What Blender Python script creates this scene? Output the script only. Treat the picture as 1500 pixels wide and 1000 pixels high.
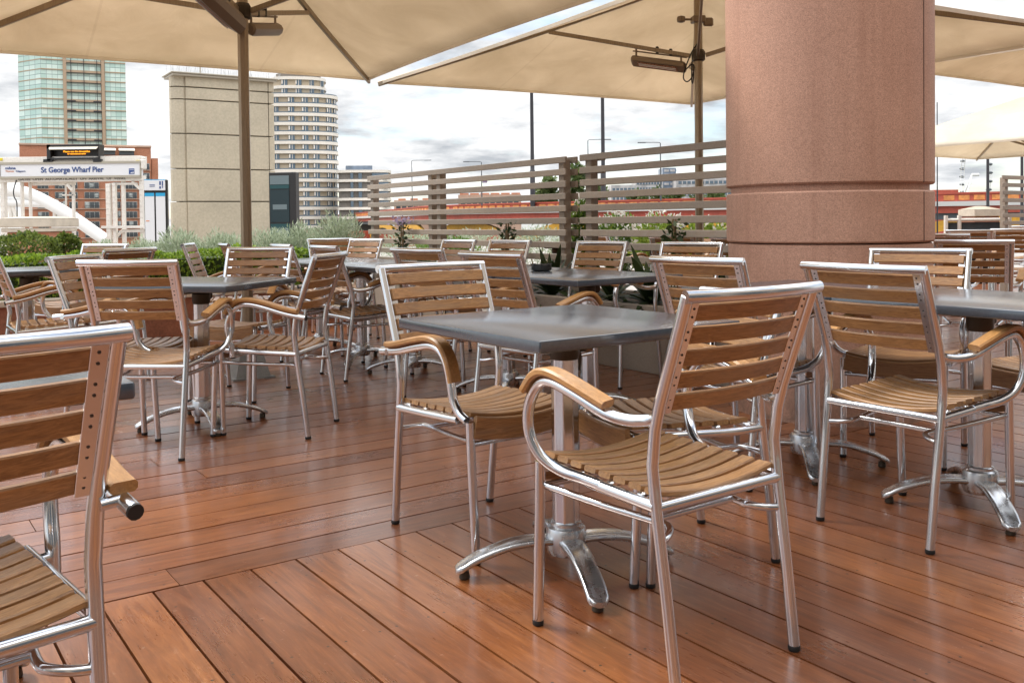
import bpy, math, random
from mathutils import Vector, Matrix
random.seed(7)
S = bpy.context.scene
COL = S.collection
for o in list(bpy.data.objects):
    bpy.data.objects.remove(o, do_unlink=True)

# ------------------------------------------------------------------ camera
W0, H0, FPX, CX, CY = 1500.0, 1000.0, 1366.71, 750.0, 353.267
PITCH, ROLL, DECK = 0.0217, 0.01157, 0.6134
EYE = Vector((0, 0, 1.0))
cp, sp, cr, sr = math.cos(PITCH), math.sin(PITCH), math.cos(ROLL), math.sin(ROLL)
fwd = Vector((0, cp, -sp))
rt0 = Vector((1, 0, 0))
dn0 = fwd.cross(rt0)
RT = cr * rt0 + sr * dn0
DN = -sr * rt0 + cr * dn0
cam_d = bpy.data.cameras.new('camera')
cam = bpy.data.objects.new('camera', cam_d)
COL.objects.link(cam)
S.camera = cam
cam_d.sensor_width = 36.0
cam_d.lens = FPX / W0 * 36.0
cam_d.shift_y = -(H0 / 2 - CY) / W0
cam_d.clip_start = 0.05
cam_d.clip_end = 6000
m = Matrix(((RT.x, -DN.x, -fwd.x, 0), (RT.y, -DN.y, -fwd.y, 0), (RT.z, -DN.z, -fwd.z, 1.0), (0, 0, 0, 1)))
cam.matrix_world = m


def at(u, v, Y):
    """the point at distance Y that the survey of the photo puts at pixel (u, v)"""
    d = RT * ((u - CX) / FPX) + DN * ((v - CY) / FPX) + fwd
    return EYE + d * (Y / d.y)


def st(s, t, z=0.0):
    """deck grid (s along the far boards, t along the near boards) to world"""
    return Vector((math.cos(DECK) * s - math.sin(DECK) * t, math.sin(DECK) * s + math.cos(DECK) * t, z))


# ------------------------------------------------------------------ light
S.view_settings.view_transform = 'Standard'
S.view_settings.look = 'None'
S.view_settings.gamma = 1
S.view_settings.exposure = 1.08
S.view_settings.use_curve_mapping = False
SUN_EL, SUN_AZ = math.radians(48), math.radians(-62)     # azimuth from +Y towards +X
wd = bpy.data.worlds.new('World')
S.world = wd
wd.use_nodes = True
nt = wd.node_tree
nt.nodes.clear()


def wn(t, **k):
    n = nt.nodes.new(t)
    for a, b in k.items():
        setattr(n, a, b)
    return n


out = wn('ShaderNodeOutputWorld')
bg = wn('ShaderNodeBackground')
sky = wn('ShaderNodeTexSky', sky_type='NISHITA', sun_disc=False, sun_elevation=SUN_EL, sun_rotation=SUN_AZ, altitude=20.0, air_density=1.0, dust_density=0.6, ozone_density=1.0)
tc = wn('ShaderNodeTexCoord')
sep = wn('ShaderNodeSeparateXYZ')
nt.links.new(tc.outputs['Generated'], sep.inputs[0])
addz = wn('ShaderNodeMath', operation='ADD')
mx0 = wn('ShaderNodeMath', operation='MAXIMUM')
mx0.inputs[1].default_value = 0.0
nt.links.new(sep.outputs['Z'], mx0.inputs[0])
addz.inputs[1].default_value = 0.16
nt.links.new(mx0.outputs[0], addz.inputs[0])
dx = wn('ShaderNodeMath', operation='DIVIDE')
dy = wn('ShaderNodeMath', operation='DIVIDE')
for d, ax in ((dx, 'X'), (dy, 'Y')):
    nt.links.new(sep.outputs[ax], d.inputs[0])
    nt.links.new(addz.outputs[0], d.inputs[1])
cmb = wn('ShaderNodeCombineXYZ')
nt.links.new(dx.outputs[0], cmb.inputs[0])
nt.links.new(dy.outputs[0], cmb.inputs[1])
no1 = wn('ShaderNodeTexNoise')
no1.inputs['Scale'].default_value = 0.85
no1.inputs['Detail'].default_value = 9
no1.inputs['Roughness'].default_value = 0.56
no1.inputs['Distortion'].default_value = 0.25
nt.links.new(cmb.outputs[0], no1.inputs['Vector'])
r1 = wn('ShaderNodeValToRGB')
r1.color_ramp.elements[0].position = 0.37
r1.color_ramp.elements[0].color = (0, 0, 0, 1)
r1.color_ramp.elements[1].position = 0.50
r1.color_ramp.elements[1].color = (1, 1, 1, 1)
nt.links.new(no1.outputs['Fac'], r1.inputs[0])
no2 = wn('ShaderNodeTexNoise')
no2.inputs['Scale'].default_value = 1.9
no2.inputs['Detail'].default_value = 9
no2.inputs['Roughness'].default_value = 0.6
nt.links.new(cmb.outputs[0], no2.inputs['Vector'])
r2 = wn('ShaderNodeValToRGB')
r2.color_ramp.elements[0].position = 0.33
r2.color_ramp.elements[0].color = (2.7, 2.85, 3.05, 1)
r2.color_ramp.elements[1].position = 0.56
r2.color_ramp.elements[1].color = (5.6, 5.6, 5.6, 1)
nt.links.new(no2.outputs['Fac'], r2.inputs[0])
mix = wn('ShaderNodeMix', data_type='RGBA')
nt.links.new(r1.outputs['Color'], mix.inputs['Factor'])
nt.links.new(sky.outputs[0], mix.inputs['A'])
# an overcast sky is brightest overhead
zen = wn('ShaderNodeMapRange')
for k_, v_ in (('From Min', 0.22), ('From Max', 0.6), ('To Min', 1.0), ('To Max', 2.7)):
    zen.inputs[k_].default_value = v_
nt.links.new(sep.outputs['Z'], zen.inputs['Value'])
vm = wn('ShaderNodeVectorMath', operation='SCALE')
nt.links.new(r2.outputs['Color'], vm.inputs[0])
nt.links.new(zen.outputs[0], vm.inputs['Scale'])
nt.links.new(vm.outputs[0], mix.inputs['B'])
bg.inputs['Strength'].default_value = 0.10
nt.links.new(mix.outputs['Result'], bg.inputs['Color'])
nt.links.new(bg.outputs[0], out.inputs[0])

sd = bpy.data.lights.new('sun', 'SUN')
sd.energy = 1.3
sd.angle = math.radians(14)
sd.color = (1.0, 0.95, 0.87)
so = bpy.data.objects.new('sun', sd)
COL.objects.link(so)
sdir = Vector((math.sin(SUN_AZ) * math.cos(SUN_EL), math.cos(SUN_AZ) * math.cos(SUN_EL), math.sin(SUN_EL)))
so.rotation_euler = (-sdir).to_track_quat('-Z', 'Y').to_euler()
so.location = (0, 0, 30)


# ------------------------------------------------------------------ materials
def mat(name, base=(0.5, 0.5, 0.5), rough=0.5, metal=0.0, **kw):
    M = bpy.data.materials.new(name)
    M.use_nodes = True
    b = M.node_tree.nodes['Principled BSDF']
    b.inputs['Base Color'].default_value = (*base, 1)
    b.inputs['Roughness'].default_value = rough
    b.inputs['Metallic'].default_value = metal
    for k, v in kw.items():
        b.inputs[k.replace('_', ' ')].default_value = v
    return M


class NB:
    """small node builder for one material"""
    def __init__(s, M):
        s.t = M.node_tree
        s.b = s.t.nodes['Principled BSDF']

    def n(s, typ, ins=None, **k):
        x = s.t.nodes.new(typ)
        for a, b in k.items():
            setattr(x, a, b)
        for a, b in (ins or {}).items():
            if hasattr(b, 'is_output'):
                s.t.links.new(b, x.inputs[a])
            else:
                x.inputs[a].default_value = b
        return x

    def coord(s, scale=(1, 1, 1), kind='Object', rot=(0, 0, 0)):
        c = s.n('ShaderNodeTexCoord')
        mp = s.n('ShaderNodeMapping', {'Vector': c.outputs[kind], 'Scale': scale, 'Rotation': rot})
        return mp.outputs[0]

    def noise(s, vec, scale, detail=4, rough=0.55, dist=0.0):
        return s.n('ShaderNodeTexNoise', {'Vector': vec, 'Scale': scale, 'Detail': detail, 'Roughness': rough, 'Distortion': dist}).outputs['Fac']

    def ramp(s, fac, stops):
        r = s.n('ShaderNodeValToRGB', {'Fac': fac})
        e = r.color_ramp.elements
        while len(e) < len(stops):
            e.new(0.5)
        for x, (p, c) in zip(e, stops):
            x.position = p
            x.color = (*c, 1) if len(c) == 3 else c
        return r.outputs['Color']

    def mixc(s, fac, a, b, mode='MIX'):
        x = s.n('ShaderNodeMix', data_type='RGBA', blend_type=mode)
        for k, v in (('Factor', fac), ('A', a), ('B', b)):
            if hasattr(v, 'is_output'):
                s.t.links.new(v, x.inputs[k])
            else:
                x.inputs[k].default_value = v if k == 'Factor' else (*v, 1)
        return x.outputs['Result']

    def math(s, op, a, b=0.0, clamp=False):
        x = s.n('ShaderNodeMath', operation=op, use_clamp=clamp)
        for i, v in enumerate((a, b)):
            if hasattr(v, 'is_output'):
                s.t.links.new(v, x.inputs[i])
            else:
                x.inputs[i].default_value = v
        return x.outputs[0]

    def bump(s, h, strength=0.3, dist=0.002):
        x = s.n('ShaderNodeBump', {'Height': h, 'Strength': strength, 'Distance': dist})
        s.t.links.new(x.outputs[0], s.b.inputs['Normal'])

    def set(s, k, v):
        s.t.links.new(v, s.b.inputs[k])


def speckle(name, base, var=0.25, scale=6.0, rough=0.7, bump=0.25, fine=220.0, finevar=0.2, kind='Object', bdist=0.002):
    M = mat(name, base, rough)
    q = NB(M)
    v = q.coord(kind=kind)
    a = q.noise(v, scale, 6)
    b = q.noise(v, fine, 2)
    lo = tuple(x * (1 - var) for x in base)
    hi = tuple(min(1, x * (1 + var)) for x in base)
    c = q.ramp(a, [(0.3, lo), (0.7, hi)])
    c2 = q.ramp(b, [(0.35, (1 - finevar,) * 3), (0.65, (1 + finevar,) * 3)])
    q.set('Base Color', q.mixc(1.0, c, c2, 'MULTIPLY'))
    q.bump(b, bump, bdist)
    return M


def wood(name, dark, light, scale, rough=0.42, coat=0.15, island=0.35, obj_var=0.22, grey=0.6):
    """grain runs along the axis whose scale is smallest"""
    M = mat(name, light, rough)
    q = NB(M)
    v = q.coord(scale)
    geo = q.n('ShaderNodeNewGeometry')
    rnd = geo.outputs['Random Per Island']
    oi = q.n('ShaderNodeObjectInfo').outputs['Random']
    off = q.n('ShaderNodeCombineXYZ', {'X': q.math('MULTIPLY', rnd, 37.0), 'Y': q.math('MULTIPLY', oi, 53.0), 'Z': q.math('MULTIPLY', rnd, 11.0)})
    vv = q.n('ShaderNodeVectorMath', {0: v, 1: off.outputs[0]}, operation='ADD').outputs[0]
    g = q.noise(vv, 9.0, 7, 0.62, 1.4)
    f = q.noise(vv, 42.0, 4, 0.6, 0.3)
    c = q.ramp(g, [(0.28, dark), (0.72, light)])
    c = q.mixc(0.55, c, q.ramp(f, [(0.3, (0.72, 0.7, 0.68)), (0.7, (1.12, 1.12, 1.12))]), 'MULTIPLY')
    k = q.math('ADD', q.math('MULTIPLY', rnd, island), q.math('MULTIPLY', oi, obj_var))
    k = q.math('ADD', k, 1.0 - (island + obj_var) / 2)
    kk = q.n('ShaderNodeCombineXYZ', {'X': k, 'Y': k, 'Z': k})
    c = q.mixc(1.0, c, kk.outputs[0], 'MULTIPLY')
    wth = q.math('MULTIPLY', q.ramp(q.noise(vv, 2.2, 5, 0.6), [(0.45, (0, 0, 0)), (0.75, (1, 1, 1))]), q.math('MULTIPLY', oi, grey))
    c = q.mixc(wth, c, (0.30, 0.225, 0.155))
    q.set('Base Color', c)
    q.b.inputs['Coat Weight'].default_value = coat
    q.b.inputs['Coat Roughness'].default_value = 0.3
    q.set('Roughness', q.ramp(g, [(0.2, (rough + 0.1,) * 3), (0.8, (rough - 0.06,) * 3)]))
    q.bump(f, 0.18, 0.001)
    return M


MT = {}
TEAK_D, TEAK_L = (0.20, 0.09, 0.028), (0.48, 0.246, 0.09)
MT['slat'] = wood('teak_slats', TEAK_D, TEAK_L, (1.1, 14, 14))
MT['pad'] = wood('teak_arm', (0.32, 0.15, 0.042), (0.54, 0.28, 0.095), (10, 1.2, 10), island=0.1)
# brushed aluminium tube
M = mat('brushed_aluminium', (0.72, 0.745, 0.775), 0.2, 1.0)
q = NB(M)
v = q.coord()
a = q.noise(v, 60, 3)
q.set('Roughness', q.ramp(q.noise(v, 9, 5), [(0.3, (0.12,) * 3), (0.7, (0.22,) * 3)]))
q.bump(a, 0.04, 0.0005)
q.b.inputs['Anisotropic'].default_value = 0.3
MT['alu'] = M
M = mat('cast_aluminium', (0.62, 0.64, 0.66), 0.2, 1.0)
q = NB(M)
q.set('Roughness', q.ramp(q.noise(q.coord(), 14, 4), [(0.3, (0.20,) * 3), (0.7, (0.36,) * 3)]))
MT['cast'] = M
MT['black_rubber'] = mat('black_rubber', (0.012, 0.012, 0.012), 0.6)
MT['hole'] = mat('screw_recess', (0.09, 0.07, 0.06), 0.5, 0.6)
# table top
M = mat('slate_laminate', (0.06, 0.07, 0.085), 0.3)
q = NB(M)
v = q.coord(kind='Object')
q.set('Base Color', q.ramp(q.noise(v, 90, 4), [(0.3, (0.036, 0.048, 0.064)), (0.7, (0.047, 0.061, 0.080))]))
q.set('Roughness', q.ramp(q.noise(v, 5, 6), [(0.3, (0.15,) * 3), (0.7, (0.25,) * 3)]))
q.b.inputs['Specular IOR Level'].default_value = 1.0
q.b.inputs['Coat Weight'].default_value = 0.25
q.b.inputs['Coat Roughness'].default_value = 0.16
q.b.inputs['Coat IOR'].default_value = 1.6
MT['slate'] = M
# deck boards
M = mat('hardwood_decking', (0.25, 0.09, 0.05), 0.4)
q = NB(M)
geo = q.n('ShaderNodeNewGeometry')
rnd = geo.outputs['Random Per Island']
uv = q.n('ShaderNodeUVMap', uv_map='UVMap').outputs[0]
sepu = q.n('ShaderNodeSeparateXYZ', {0: uv})
vec = q.n('ShaderNodeCombineXYZ', {'X': q.math('MULTIPLY', sepu.outputs[0], 0.9), 'Y': q.math('MULTIPLY', sepu.outputs[1], 9.0), 'Z': q.math('MULTIPLY', rnd, 91.0)}).outputs[0]
g = q.noise(vec, 2.6, 8, 0.62, 1.8)
f = q.noise(vec, 22.0, 4, 0.6, 0.4)
c = q.ramp(g, [(0.22, (0.110, 0.033, 0.010)), (0.5, (0.220, 0.073, 0.023)), (0.78, (0.335, 0.126, 0.043))])
c = q.mixc(0.6, c, q.ramp(f, [(0.3, (0.75, 0.72, 0.7)), (0.7, (1.1, 1.1, 1.1))]), 'MULTIPLY')
tone = q.ramp(rnd, [(0.0, (0.70, 0.65, 0.67)), (0.3, (0.93, 0.88, 0.89)), (0.65, (1.02, 1.02, 1.0)), (0.9, (1.15, 1.15, 1.06)), (1.0, (1.35, 1.42, 1.3))])
c = q.mixc(1.0, c, tone, 'MULTIPLY')
wv = q.coord(kind='Object')
blot = q.noise(wv, 2.3, 6, 0.6)
c = q.mixc(q.ramp(blot, [(0.5, (0, 0, 0)), (0.75, (0.28, 0.28, 0.28))]), c, (0.27, 0.14, 0.09))
scuff = q.noise(wv, 38.0, 6, 0.75)
c = q.mixc(q.ramp(scuff, [(0.62, (0, 0, 0)), (0.73, (0.7, 0.7, 0.7))]), c, (0.46, 0.30, 0.22))
streak = q.noise(vec, 7.0, 6, 0.7, 0.8)
c = q.mixc(q.ramp(streak, [(0.58, (0, 0, 0)), (0.74, (0.42, 0.42, 0.42))]), c, (0.40, 0.205, 0.125))
grime = q.noise(wv, 1.1, 8, 0.7, 0.8)
c = q.mixc(q.ramp(grime, [(0.52, (0, 0, 0)), (0.72, (0.55, 0.55, 0.55))]), c, (0.085, 0.032, 0.017))
# screw heads: two across each board at every joist
ps = q.n('ShaderNodeSeparateXYZ', {0: q.n('ShaderNodeUVMap', uv_map='Fix').outputs[0]})
jx = q.math('MULTIPLY', q.math('SUBTRACT', q.math('FRACT', q.math('MULTIPLY', ps.outputs[0], 2.2)), 0.5), 0.4545)
jy = q.math('SUBTRACT', q.math('ABSOLUTE', ps.outputs[1]), 0.045)
dd = q.math('SQRT', q.math('ADD', q.math('MULTIPLY', jx, jx), q.math('MULTIPLY', jy, jy)))
head = q.math('LESS_THAN', dd, 0.0036)
c = q.mixc(head, c, (0.035, 0.018, 0.012))
q.set('Base Color', c)
rr = q.math('ADD', q.math('MULTIPLY', blot, 0.42), q.math('MULTIPLY', f, 0.14))
q.set('Roughness', q.math('ADD', rr, 0.04))
q.b.inputs['Specular IOR Level'].default_value = 0.6
q.b.inputs['Coat Weight'].default_value = 0.5
q.b.inputs['Coat Roughness'].default_value = 0.16
hh = q.math('ADD', q.math('MULTIPLY', f, 0.6), q.math('MULTIPLY', g, 0.5))
q.bump(hh, 0.22, 0.002)
MT['deck'] = M
MT['under'] = mat('dark_substructure', (0.02, 0.014, 0.01), 0.9)


def fabric(name, diff, trans, fac=0.5):
    M = bpy.data.materials.new(name)
    M.use_nodes = True
    t = M.node_tree
    t.nodes.clear()
    q = NB.__new__(NB)
    q.t = t
    v = q.coord()
    n1 = q.noise(v, 1.3, 7, 0.6, 0.6)
    weave = q.noise(v, 420, 2)
    crease = q.noise(v, 3.2, 3, 0.5, 1.5)
    k = q.ramp(n1, [(0.3, (0.86, 0.84, 0.80)), (0.7, (1.05, 1.05, 1.05))])
    # sewn seams between the cloth widths
    wv = q.n('ShaderNodeSeparateXYZ', {0: v}).outputs[0]
    fr = q.math('ABSOLUTE', q.math('SUBTRACT', q.math('FRACT', q.math('MULTIPLY', wv, 0.72)), 0.5))
    seam = q.math('LESS_THAN', fr, 0.007)
    k = q.mixc(q.math('MULTIPLY', seam, 0.12), k, (0.55, 0.5, 0.45))
    hsum = q.math('ADD', q.math('MULTIPLY', weave, 0.03), crease)
    bp = q.n('ShaderNodeBump', {'Height': hsum, 'Strength': 0.35, 'Distance': 0.02})
    d = q.n('ShaderNodeBsdfDiffuse', {'Color': q.mixc(1.0, diff, k, 'MULTIPLY'), 'Normal': bp.outputs[0]})
    tr = q.n('ShaderNodeBsdfTranslucent', {'Color': q.mixc(1.0, trans, k, 'MULTIPLY'), 'Normal': bp.outputs[0]})
    mx = q.n('ShaderNodeMixShader', {0: fac, 1: d.outputs[0], 2: tr.outputs[0]})
    o = q.n('ShaderNodeOutputMaterial', {0: mx.outputs[0]})
    return M


MT['canvas'] = fabric('cream_canopy_fabric', (0.84, 0.79, 0.70), (0.80, 0.70, 0.56), 0.5)
MT['pole'] = wood('bronze_pole', (0.24, 0.185, 0.125), (0.36, 0.285, 0.20), (14, 14, 0.8), rough=0.38, island=0.05)
MT['pole'].node_tree.nodes['Principled BSDF'].inputs['Metallic'].default_value = 0.75
MT['heater'] = mat('bronze_heater_shell', (0.21, 0.155, 0.105), 0.45, 0.3)
MT['heater_glow'] = speckle('heater_grille', (0.35, 0.17, 0.10), 0.2, 20, 0.4, 0.3, 80, 0.4)
MT['bracket'] = mat('dark_bracket', (0.06, 0.045, 0.03), 0.45, 0.5)
MT['cable'] = mat('black_cable', (0.01, 0.01, 0.01), 0.5)
MT['base_steel'] = speckle('grey_base_steel', (0.20, 0.20, 0.19), 0.2, 8, 0.45, 0.1, 150, 0.15)
# pink granite of the column
M = mat('pink_granite', (0.42, 0.23, 0.17), 0.62)
q = NB(M)
v = q.coord()
a = q.noise(v, 2.2, 5)
b1 = q.n('ShaderNodeTexVoronoi', {'Vector': v, 'Scale': 260.0}).outputs['Color']
b2 = q.noise(v, 420, 3, 0.7)
st_ = q.coord((9, 9, 0.35))
drip = q.noise(st_, 1.4, 4, 0.6)
c = q.ramp(a, [(0.3, (0.42, 0.228, 0.153)), (0.7, (0.51, 0.288, 0.2))])
bw = q.n('ShaderNodeRGBToBW', {0: b1}).outputs[0]
c = q.mixc(0.6, c, q.ramp(bw, [(0.15, (0.62, 0.58, 0.55)), (0.5, (1.0, 1.0, 1.0)), (0.85, (1.3, 1.32, 1.34))]), 'MULTIPLY')
c = q.mixc(0.7, c, q.ramp(b2, [(0.3, (0.6, 0.57, 0.55)), (0.5, (1.0, 1.0, 1.0)), (0.72, (1.4, 1.45, 1.5))]), 'MULTIPLY')
c = q.mixc(q.ramp(drip, [(0.52, (0, 0, 0)), (0.72, (0.4, 0.4, 0.4))]), c, (0.31, 0.145, 0.09))
zf = q.n('ShaderNodeSeparateXYZ', {0: v}).outputs[2]
low = q.n('ShaderNodeMapRange', {'Value': zf, 'From Min': 0.26, 'From Max': 0.02, 'To Min': 0.0, 'To Max': 1.0}).outputs[0]
dirt = q.math('MULTIPLY', low, q.ramp(q.noise(v, 9.0, 8, 0.7, 0.6), [(0.42, (0, 0, 0)), (0.60, (0.8, 0.8, 0.8))]))
c = q.mixc(dirt, c, (0.20, 0.125, 0.085))
q.set('Base Color', c)
q.bump(b2, 0.4, 0.002)
MT['granite'] = M
MT['joint'] = mat('dark_joint', (0.10, 0.06, 0.045), 0.9)
MT['fence'] = wood('taupe_painted_timber', (0.29, 0.24, 0.193), (0.37, 0.31, 0.255), (9, 9, 9), rough=0.55, coat=0.0, island=0.22)
MT['planter'] = speckle('taupe_planter_panel', (0.33, 0.275, 0.22), 0.12, 3, 0.6, 0.1, 90, 0.06)
MT['brickwall'] = speckle('terracotta_planter', (0.30, 0.12, 0.07), 0.2, 4, 0.7, 0.2, 60, 0.15)
MT['ledge'] = speckle('pale_stone_ledge', (0.52, 0.45, 0.36), 0.15, 5, 0.7, 0.2, 120, 0.1)
MT['soil'] = speckle('dark_soil', (0.05, 0.035, 0.025), 0.4, 12, 0.95, 0.6, 60, 0.4)
MT['paving'] = speckle('promenade_paving', (0.34, 0.31, 0.28), 0.2, 0.8, 0.8, 0.2, 40, 0.1)
MT['water'] = mat('river_water', (0.10, 0.10, 0.07), 0.12)
q = NB(MT['water'])
q.bump(q.noise(q.coord(kind='Object'), 0.9, 5), 0.5, 0.2)
MT['bark'] = speckle('bark', (0.12, 0.085, 0.055), 0.3, 20, 0.9, 0.5, 90, 0.3)


def leaf(name, lo, hi, trans=0.35, rough=0.5):
    M = mat(name, hi, rough)
    q = NB(M)
    geo = q.n('ShaderNodeNewGeometry')
    c = q.ramp(geo.outputs['Random Per Island'], [(0.0, lo), (1.0, hi)])
    q.set('Base Color', c)
    tr = q.n('ShaderNodeBsdfTranslucent', {'Color': c})
    mx = q.n('ShaderNodeMixShader', {0: trans, 1: q.b.outputs[0], 2: tr.outputs[0]})
    o = [n for n in q.t.nodes if n.type == 'OUTPUT_MATERIAL'][0]
    q.t.links.new(mx.outputs[0], o.inputs[0])
    return M


MT['leaf_hedge'] = leaf('box_leaves', (0.07, 0.15, 0.010), (0.36, 0.50, 0.05))
MT['leaf_ball'] = leaf('topiary_leaves', (0.045, 0.08, 0.010), (0.20, 0.25, 0.045))
MT['leaf_lav'] = leaf('silver_leaves', (0.20, 0.25, 0.15), (0.54, 0.60, 0.44))
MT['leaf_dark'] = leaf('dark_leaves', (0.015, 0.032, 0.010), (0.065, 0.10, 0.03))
MT['leaf_mid'] = leaf('green_leaves', (0.05, 0.11, 0.015), (0.20, 0.30, 0.05))
MT['leaf_lime'] = leaf('lime_leaves', (0.16, 0.26, 0.03), (0.40, 0.50, 0.09))
MT['leaf_tree'] = leaf('tree_leaves', (0.05, 0.09, 0.02), (0.17, 0.21, 0.07))
MT['petal'] = leaf('white_petals', (0.62, 0.56, 0.50), (0.85, 0.82, 0.78))
MT['petal_mauve'] = leaf('mauve_petals', (0.30, 0.22, 0.34), (0.48, 0.40, 0.52))
MT['stem'] = mat('stem', (0.20, 0.14, 0.07), 0.8)
# town
MT['white_steel'] = speckle('white_painted_steel', (0.74, 0.70, 0.64), 0.08, 3, 0.45, 0.05, 30, 0.06)
MT['white_tube'] = mat('white_pontoon_tube', (0.80, 0.79, 0.77), 0.35)
MT['sign_white'] = mat('sign_panel_white', (0.74, 0.74, 0.76), 0.3)
MT['sign_blue'] = mat('sign_blue', (0.02, 0.06, 0.22), 0.4)
MT['sign_grey'] = mat('sign_grey_letters', (0.13, 0.12, 0.11), 0.6)
MT['sign_orange'] = mat('sign_orange_letters', (0.65, 0.25, 0.12), 0.5)
MT['sky_blue'] = mat('sign_header_blue', (0.03, 0.35, 0.62), 0.4)
MT['black'] = mat('black_casing', (0.015, 0.014, 0.014), 0.4)
MT['yellow'] = mat('yellow_tape', (0.70, 0.55, 0.03), 0.5)
M = mat('led_letters', (0.9, 0.35, 0.02), 0.5)
M.node_tree.nodes['Principled BSDF'].inputs['Emission Color'].default_value = (1, 0.36, 0.02, 1)
M.node_tree.nodes['Principled BSDF'].inputs['Emission Strength'].default_value = 0.8
MT['led'] = M
MT['screen'] = mat('teal_board', (0.008, 0.055, 0.06), 0.2)
MT['screen_dark'] = mat('dark_teal_board', (0.006, 0.022, 0.028), 0.2)
MT['screen_light'] = mat('pale_notice', (0.13, 0.17, 0.18), 0.3)
MT['concrete'] = speckle('warm_concrete', (0.45, 0.39, 0.29), 0.12, 0.9, 0.75, 0.15, 25, 0.07)
MT['concrete_groove'] = mat('concrete_groove', (0.10, 0.085, 0.06), 0.9)
MT['metal_cap'] = mat('weathered_cap', (0.42, 0.38, 0.31), 0.5, 0.4)
MT['spike'] = mat('steel_spikes', (0.62, 0.62, 0.62), 0.4, 0.6)
MT['brick'] = speckle('red_brick', (0.44, 0.185, 0.105), 0.15, 0.4, 0.85, 0.1, 4.0, 0.12)
MT['brick_pale'] = speckle('pale_lintel', (0.52, 0.34, 0.25), 0.1, 0.4, 0.8, 0.1, 4.0, 0.08)
MT['glass_dark'] = mat('dark_window', (0.05, 0.06, 0.07), 0.08, 0.0, Specular_IOR_Level=0.8)
MT['blind'] = speckle('window_blind', (0.42, 0.44, 0.42), 0.4, 0.5, 0.5, 0.0, 3, 0.2)
M = mat('green_glass', (0.28, 0.42, 0.40), 0.08, 0.0, Specular_IOR_Level=0.8)
q = NB(M)
br = q.n('ShaderNodeTexBrick', {'Vector': q.coord(kind='UV'), 'Color1': (0.40, 0.57, 0.50, 1), 'Color2': (0.66, 0.78, 0.70, 1), 'Mortar': (0.20, 0.27, 0.25, 1), 'Scale': 1.0, 'Mortar Size': 0.03, 'Brick Width': 1.0, 'Row Height': 1.0}, offset=0.0)
q.set('Base Color', br.outputs['Color'])
MT['green_glass'] = M
MT['tan_band'] = mat('tan_cladding', (0.42, 0.30, 0.20), 0.7)
MT['taupe_wall'] = speckle('taupe_wall', (0.46, 0.375, 0.27), 0.08, 0.2, 0.8, 0.0, 3, 0.05)
MT['cream_band'] = speckle('cream_band', (0.80, 0.73, 0.64), 0.06, 0.2, 0.7, 0.0, 3, 0.05)
MT['win_blue'] = mat('blue_window', (0.09, 0.13, 0.17), 0.08, 0.0, Specular_IOR_Level=0.8)
MT['grey_wall'] = speckle('dark_grey_wall', (0.17, 0.15, 0.13), 0.1, 0.2, 0.8, 0.0, 3, 0.05)
MT['bridge_red'] = speckle('bridge_red', (0.46, 0.085, 0.05), 0.15, 0.3, 0.5, 0.0, 2, 0.1)
MT['bridge_orange'] = speckle('bridge_orange', (0.66, 0.25, 0.07), 0.2, 0.5, 0.5, 0.0, 2, 0.15)
MT['bridge_yellow'] = speckle('bridge_yellow', (0.66, 0.34, 0.03), 0.15, 0.3, 0.5, 0.0, 2, 0.1)
MT['bridge_pale'] = mat('bridge_pale', (0.60, 0.58, 0.55), 0.6)
MT['dark_steel'] = mat('dark_steel', (0.035, 0.032, 0.035), 0.4, 0.3)
MT['grey_steel'] = mat('grey_steel', (0.10, 0.11, 0.12), 0.5, 0.3)
MT['facade_far'] = speckle('far_facade', (0.45, 0.43, 0.42), 0.2, 0.02, 0.8, 0.0, 0.4, 0.2)
MT['facade_blue'] = speckle('far_glass_facade', (0.16, 0.20, 0.26), 0.2, 0.02, 0.3, 0.0, 0.4, 0.2)
MT['charcoal_cloth'] = speckle('charcoal_canvas', (0.022, 0.024, 0.026), 0.2, 3, 0.8, 0.1, 100, 0.2)


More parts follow.
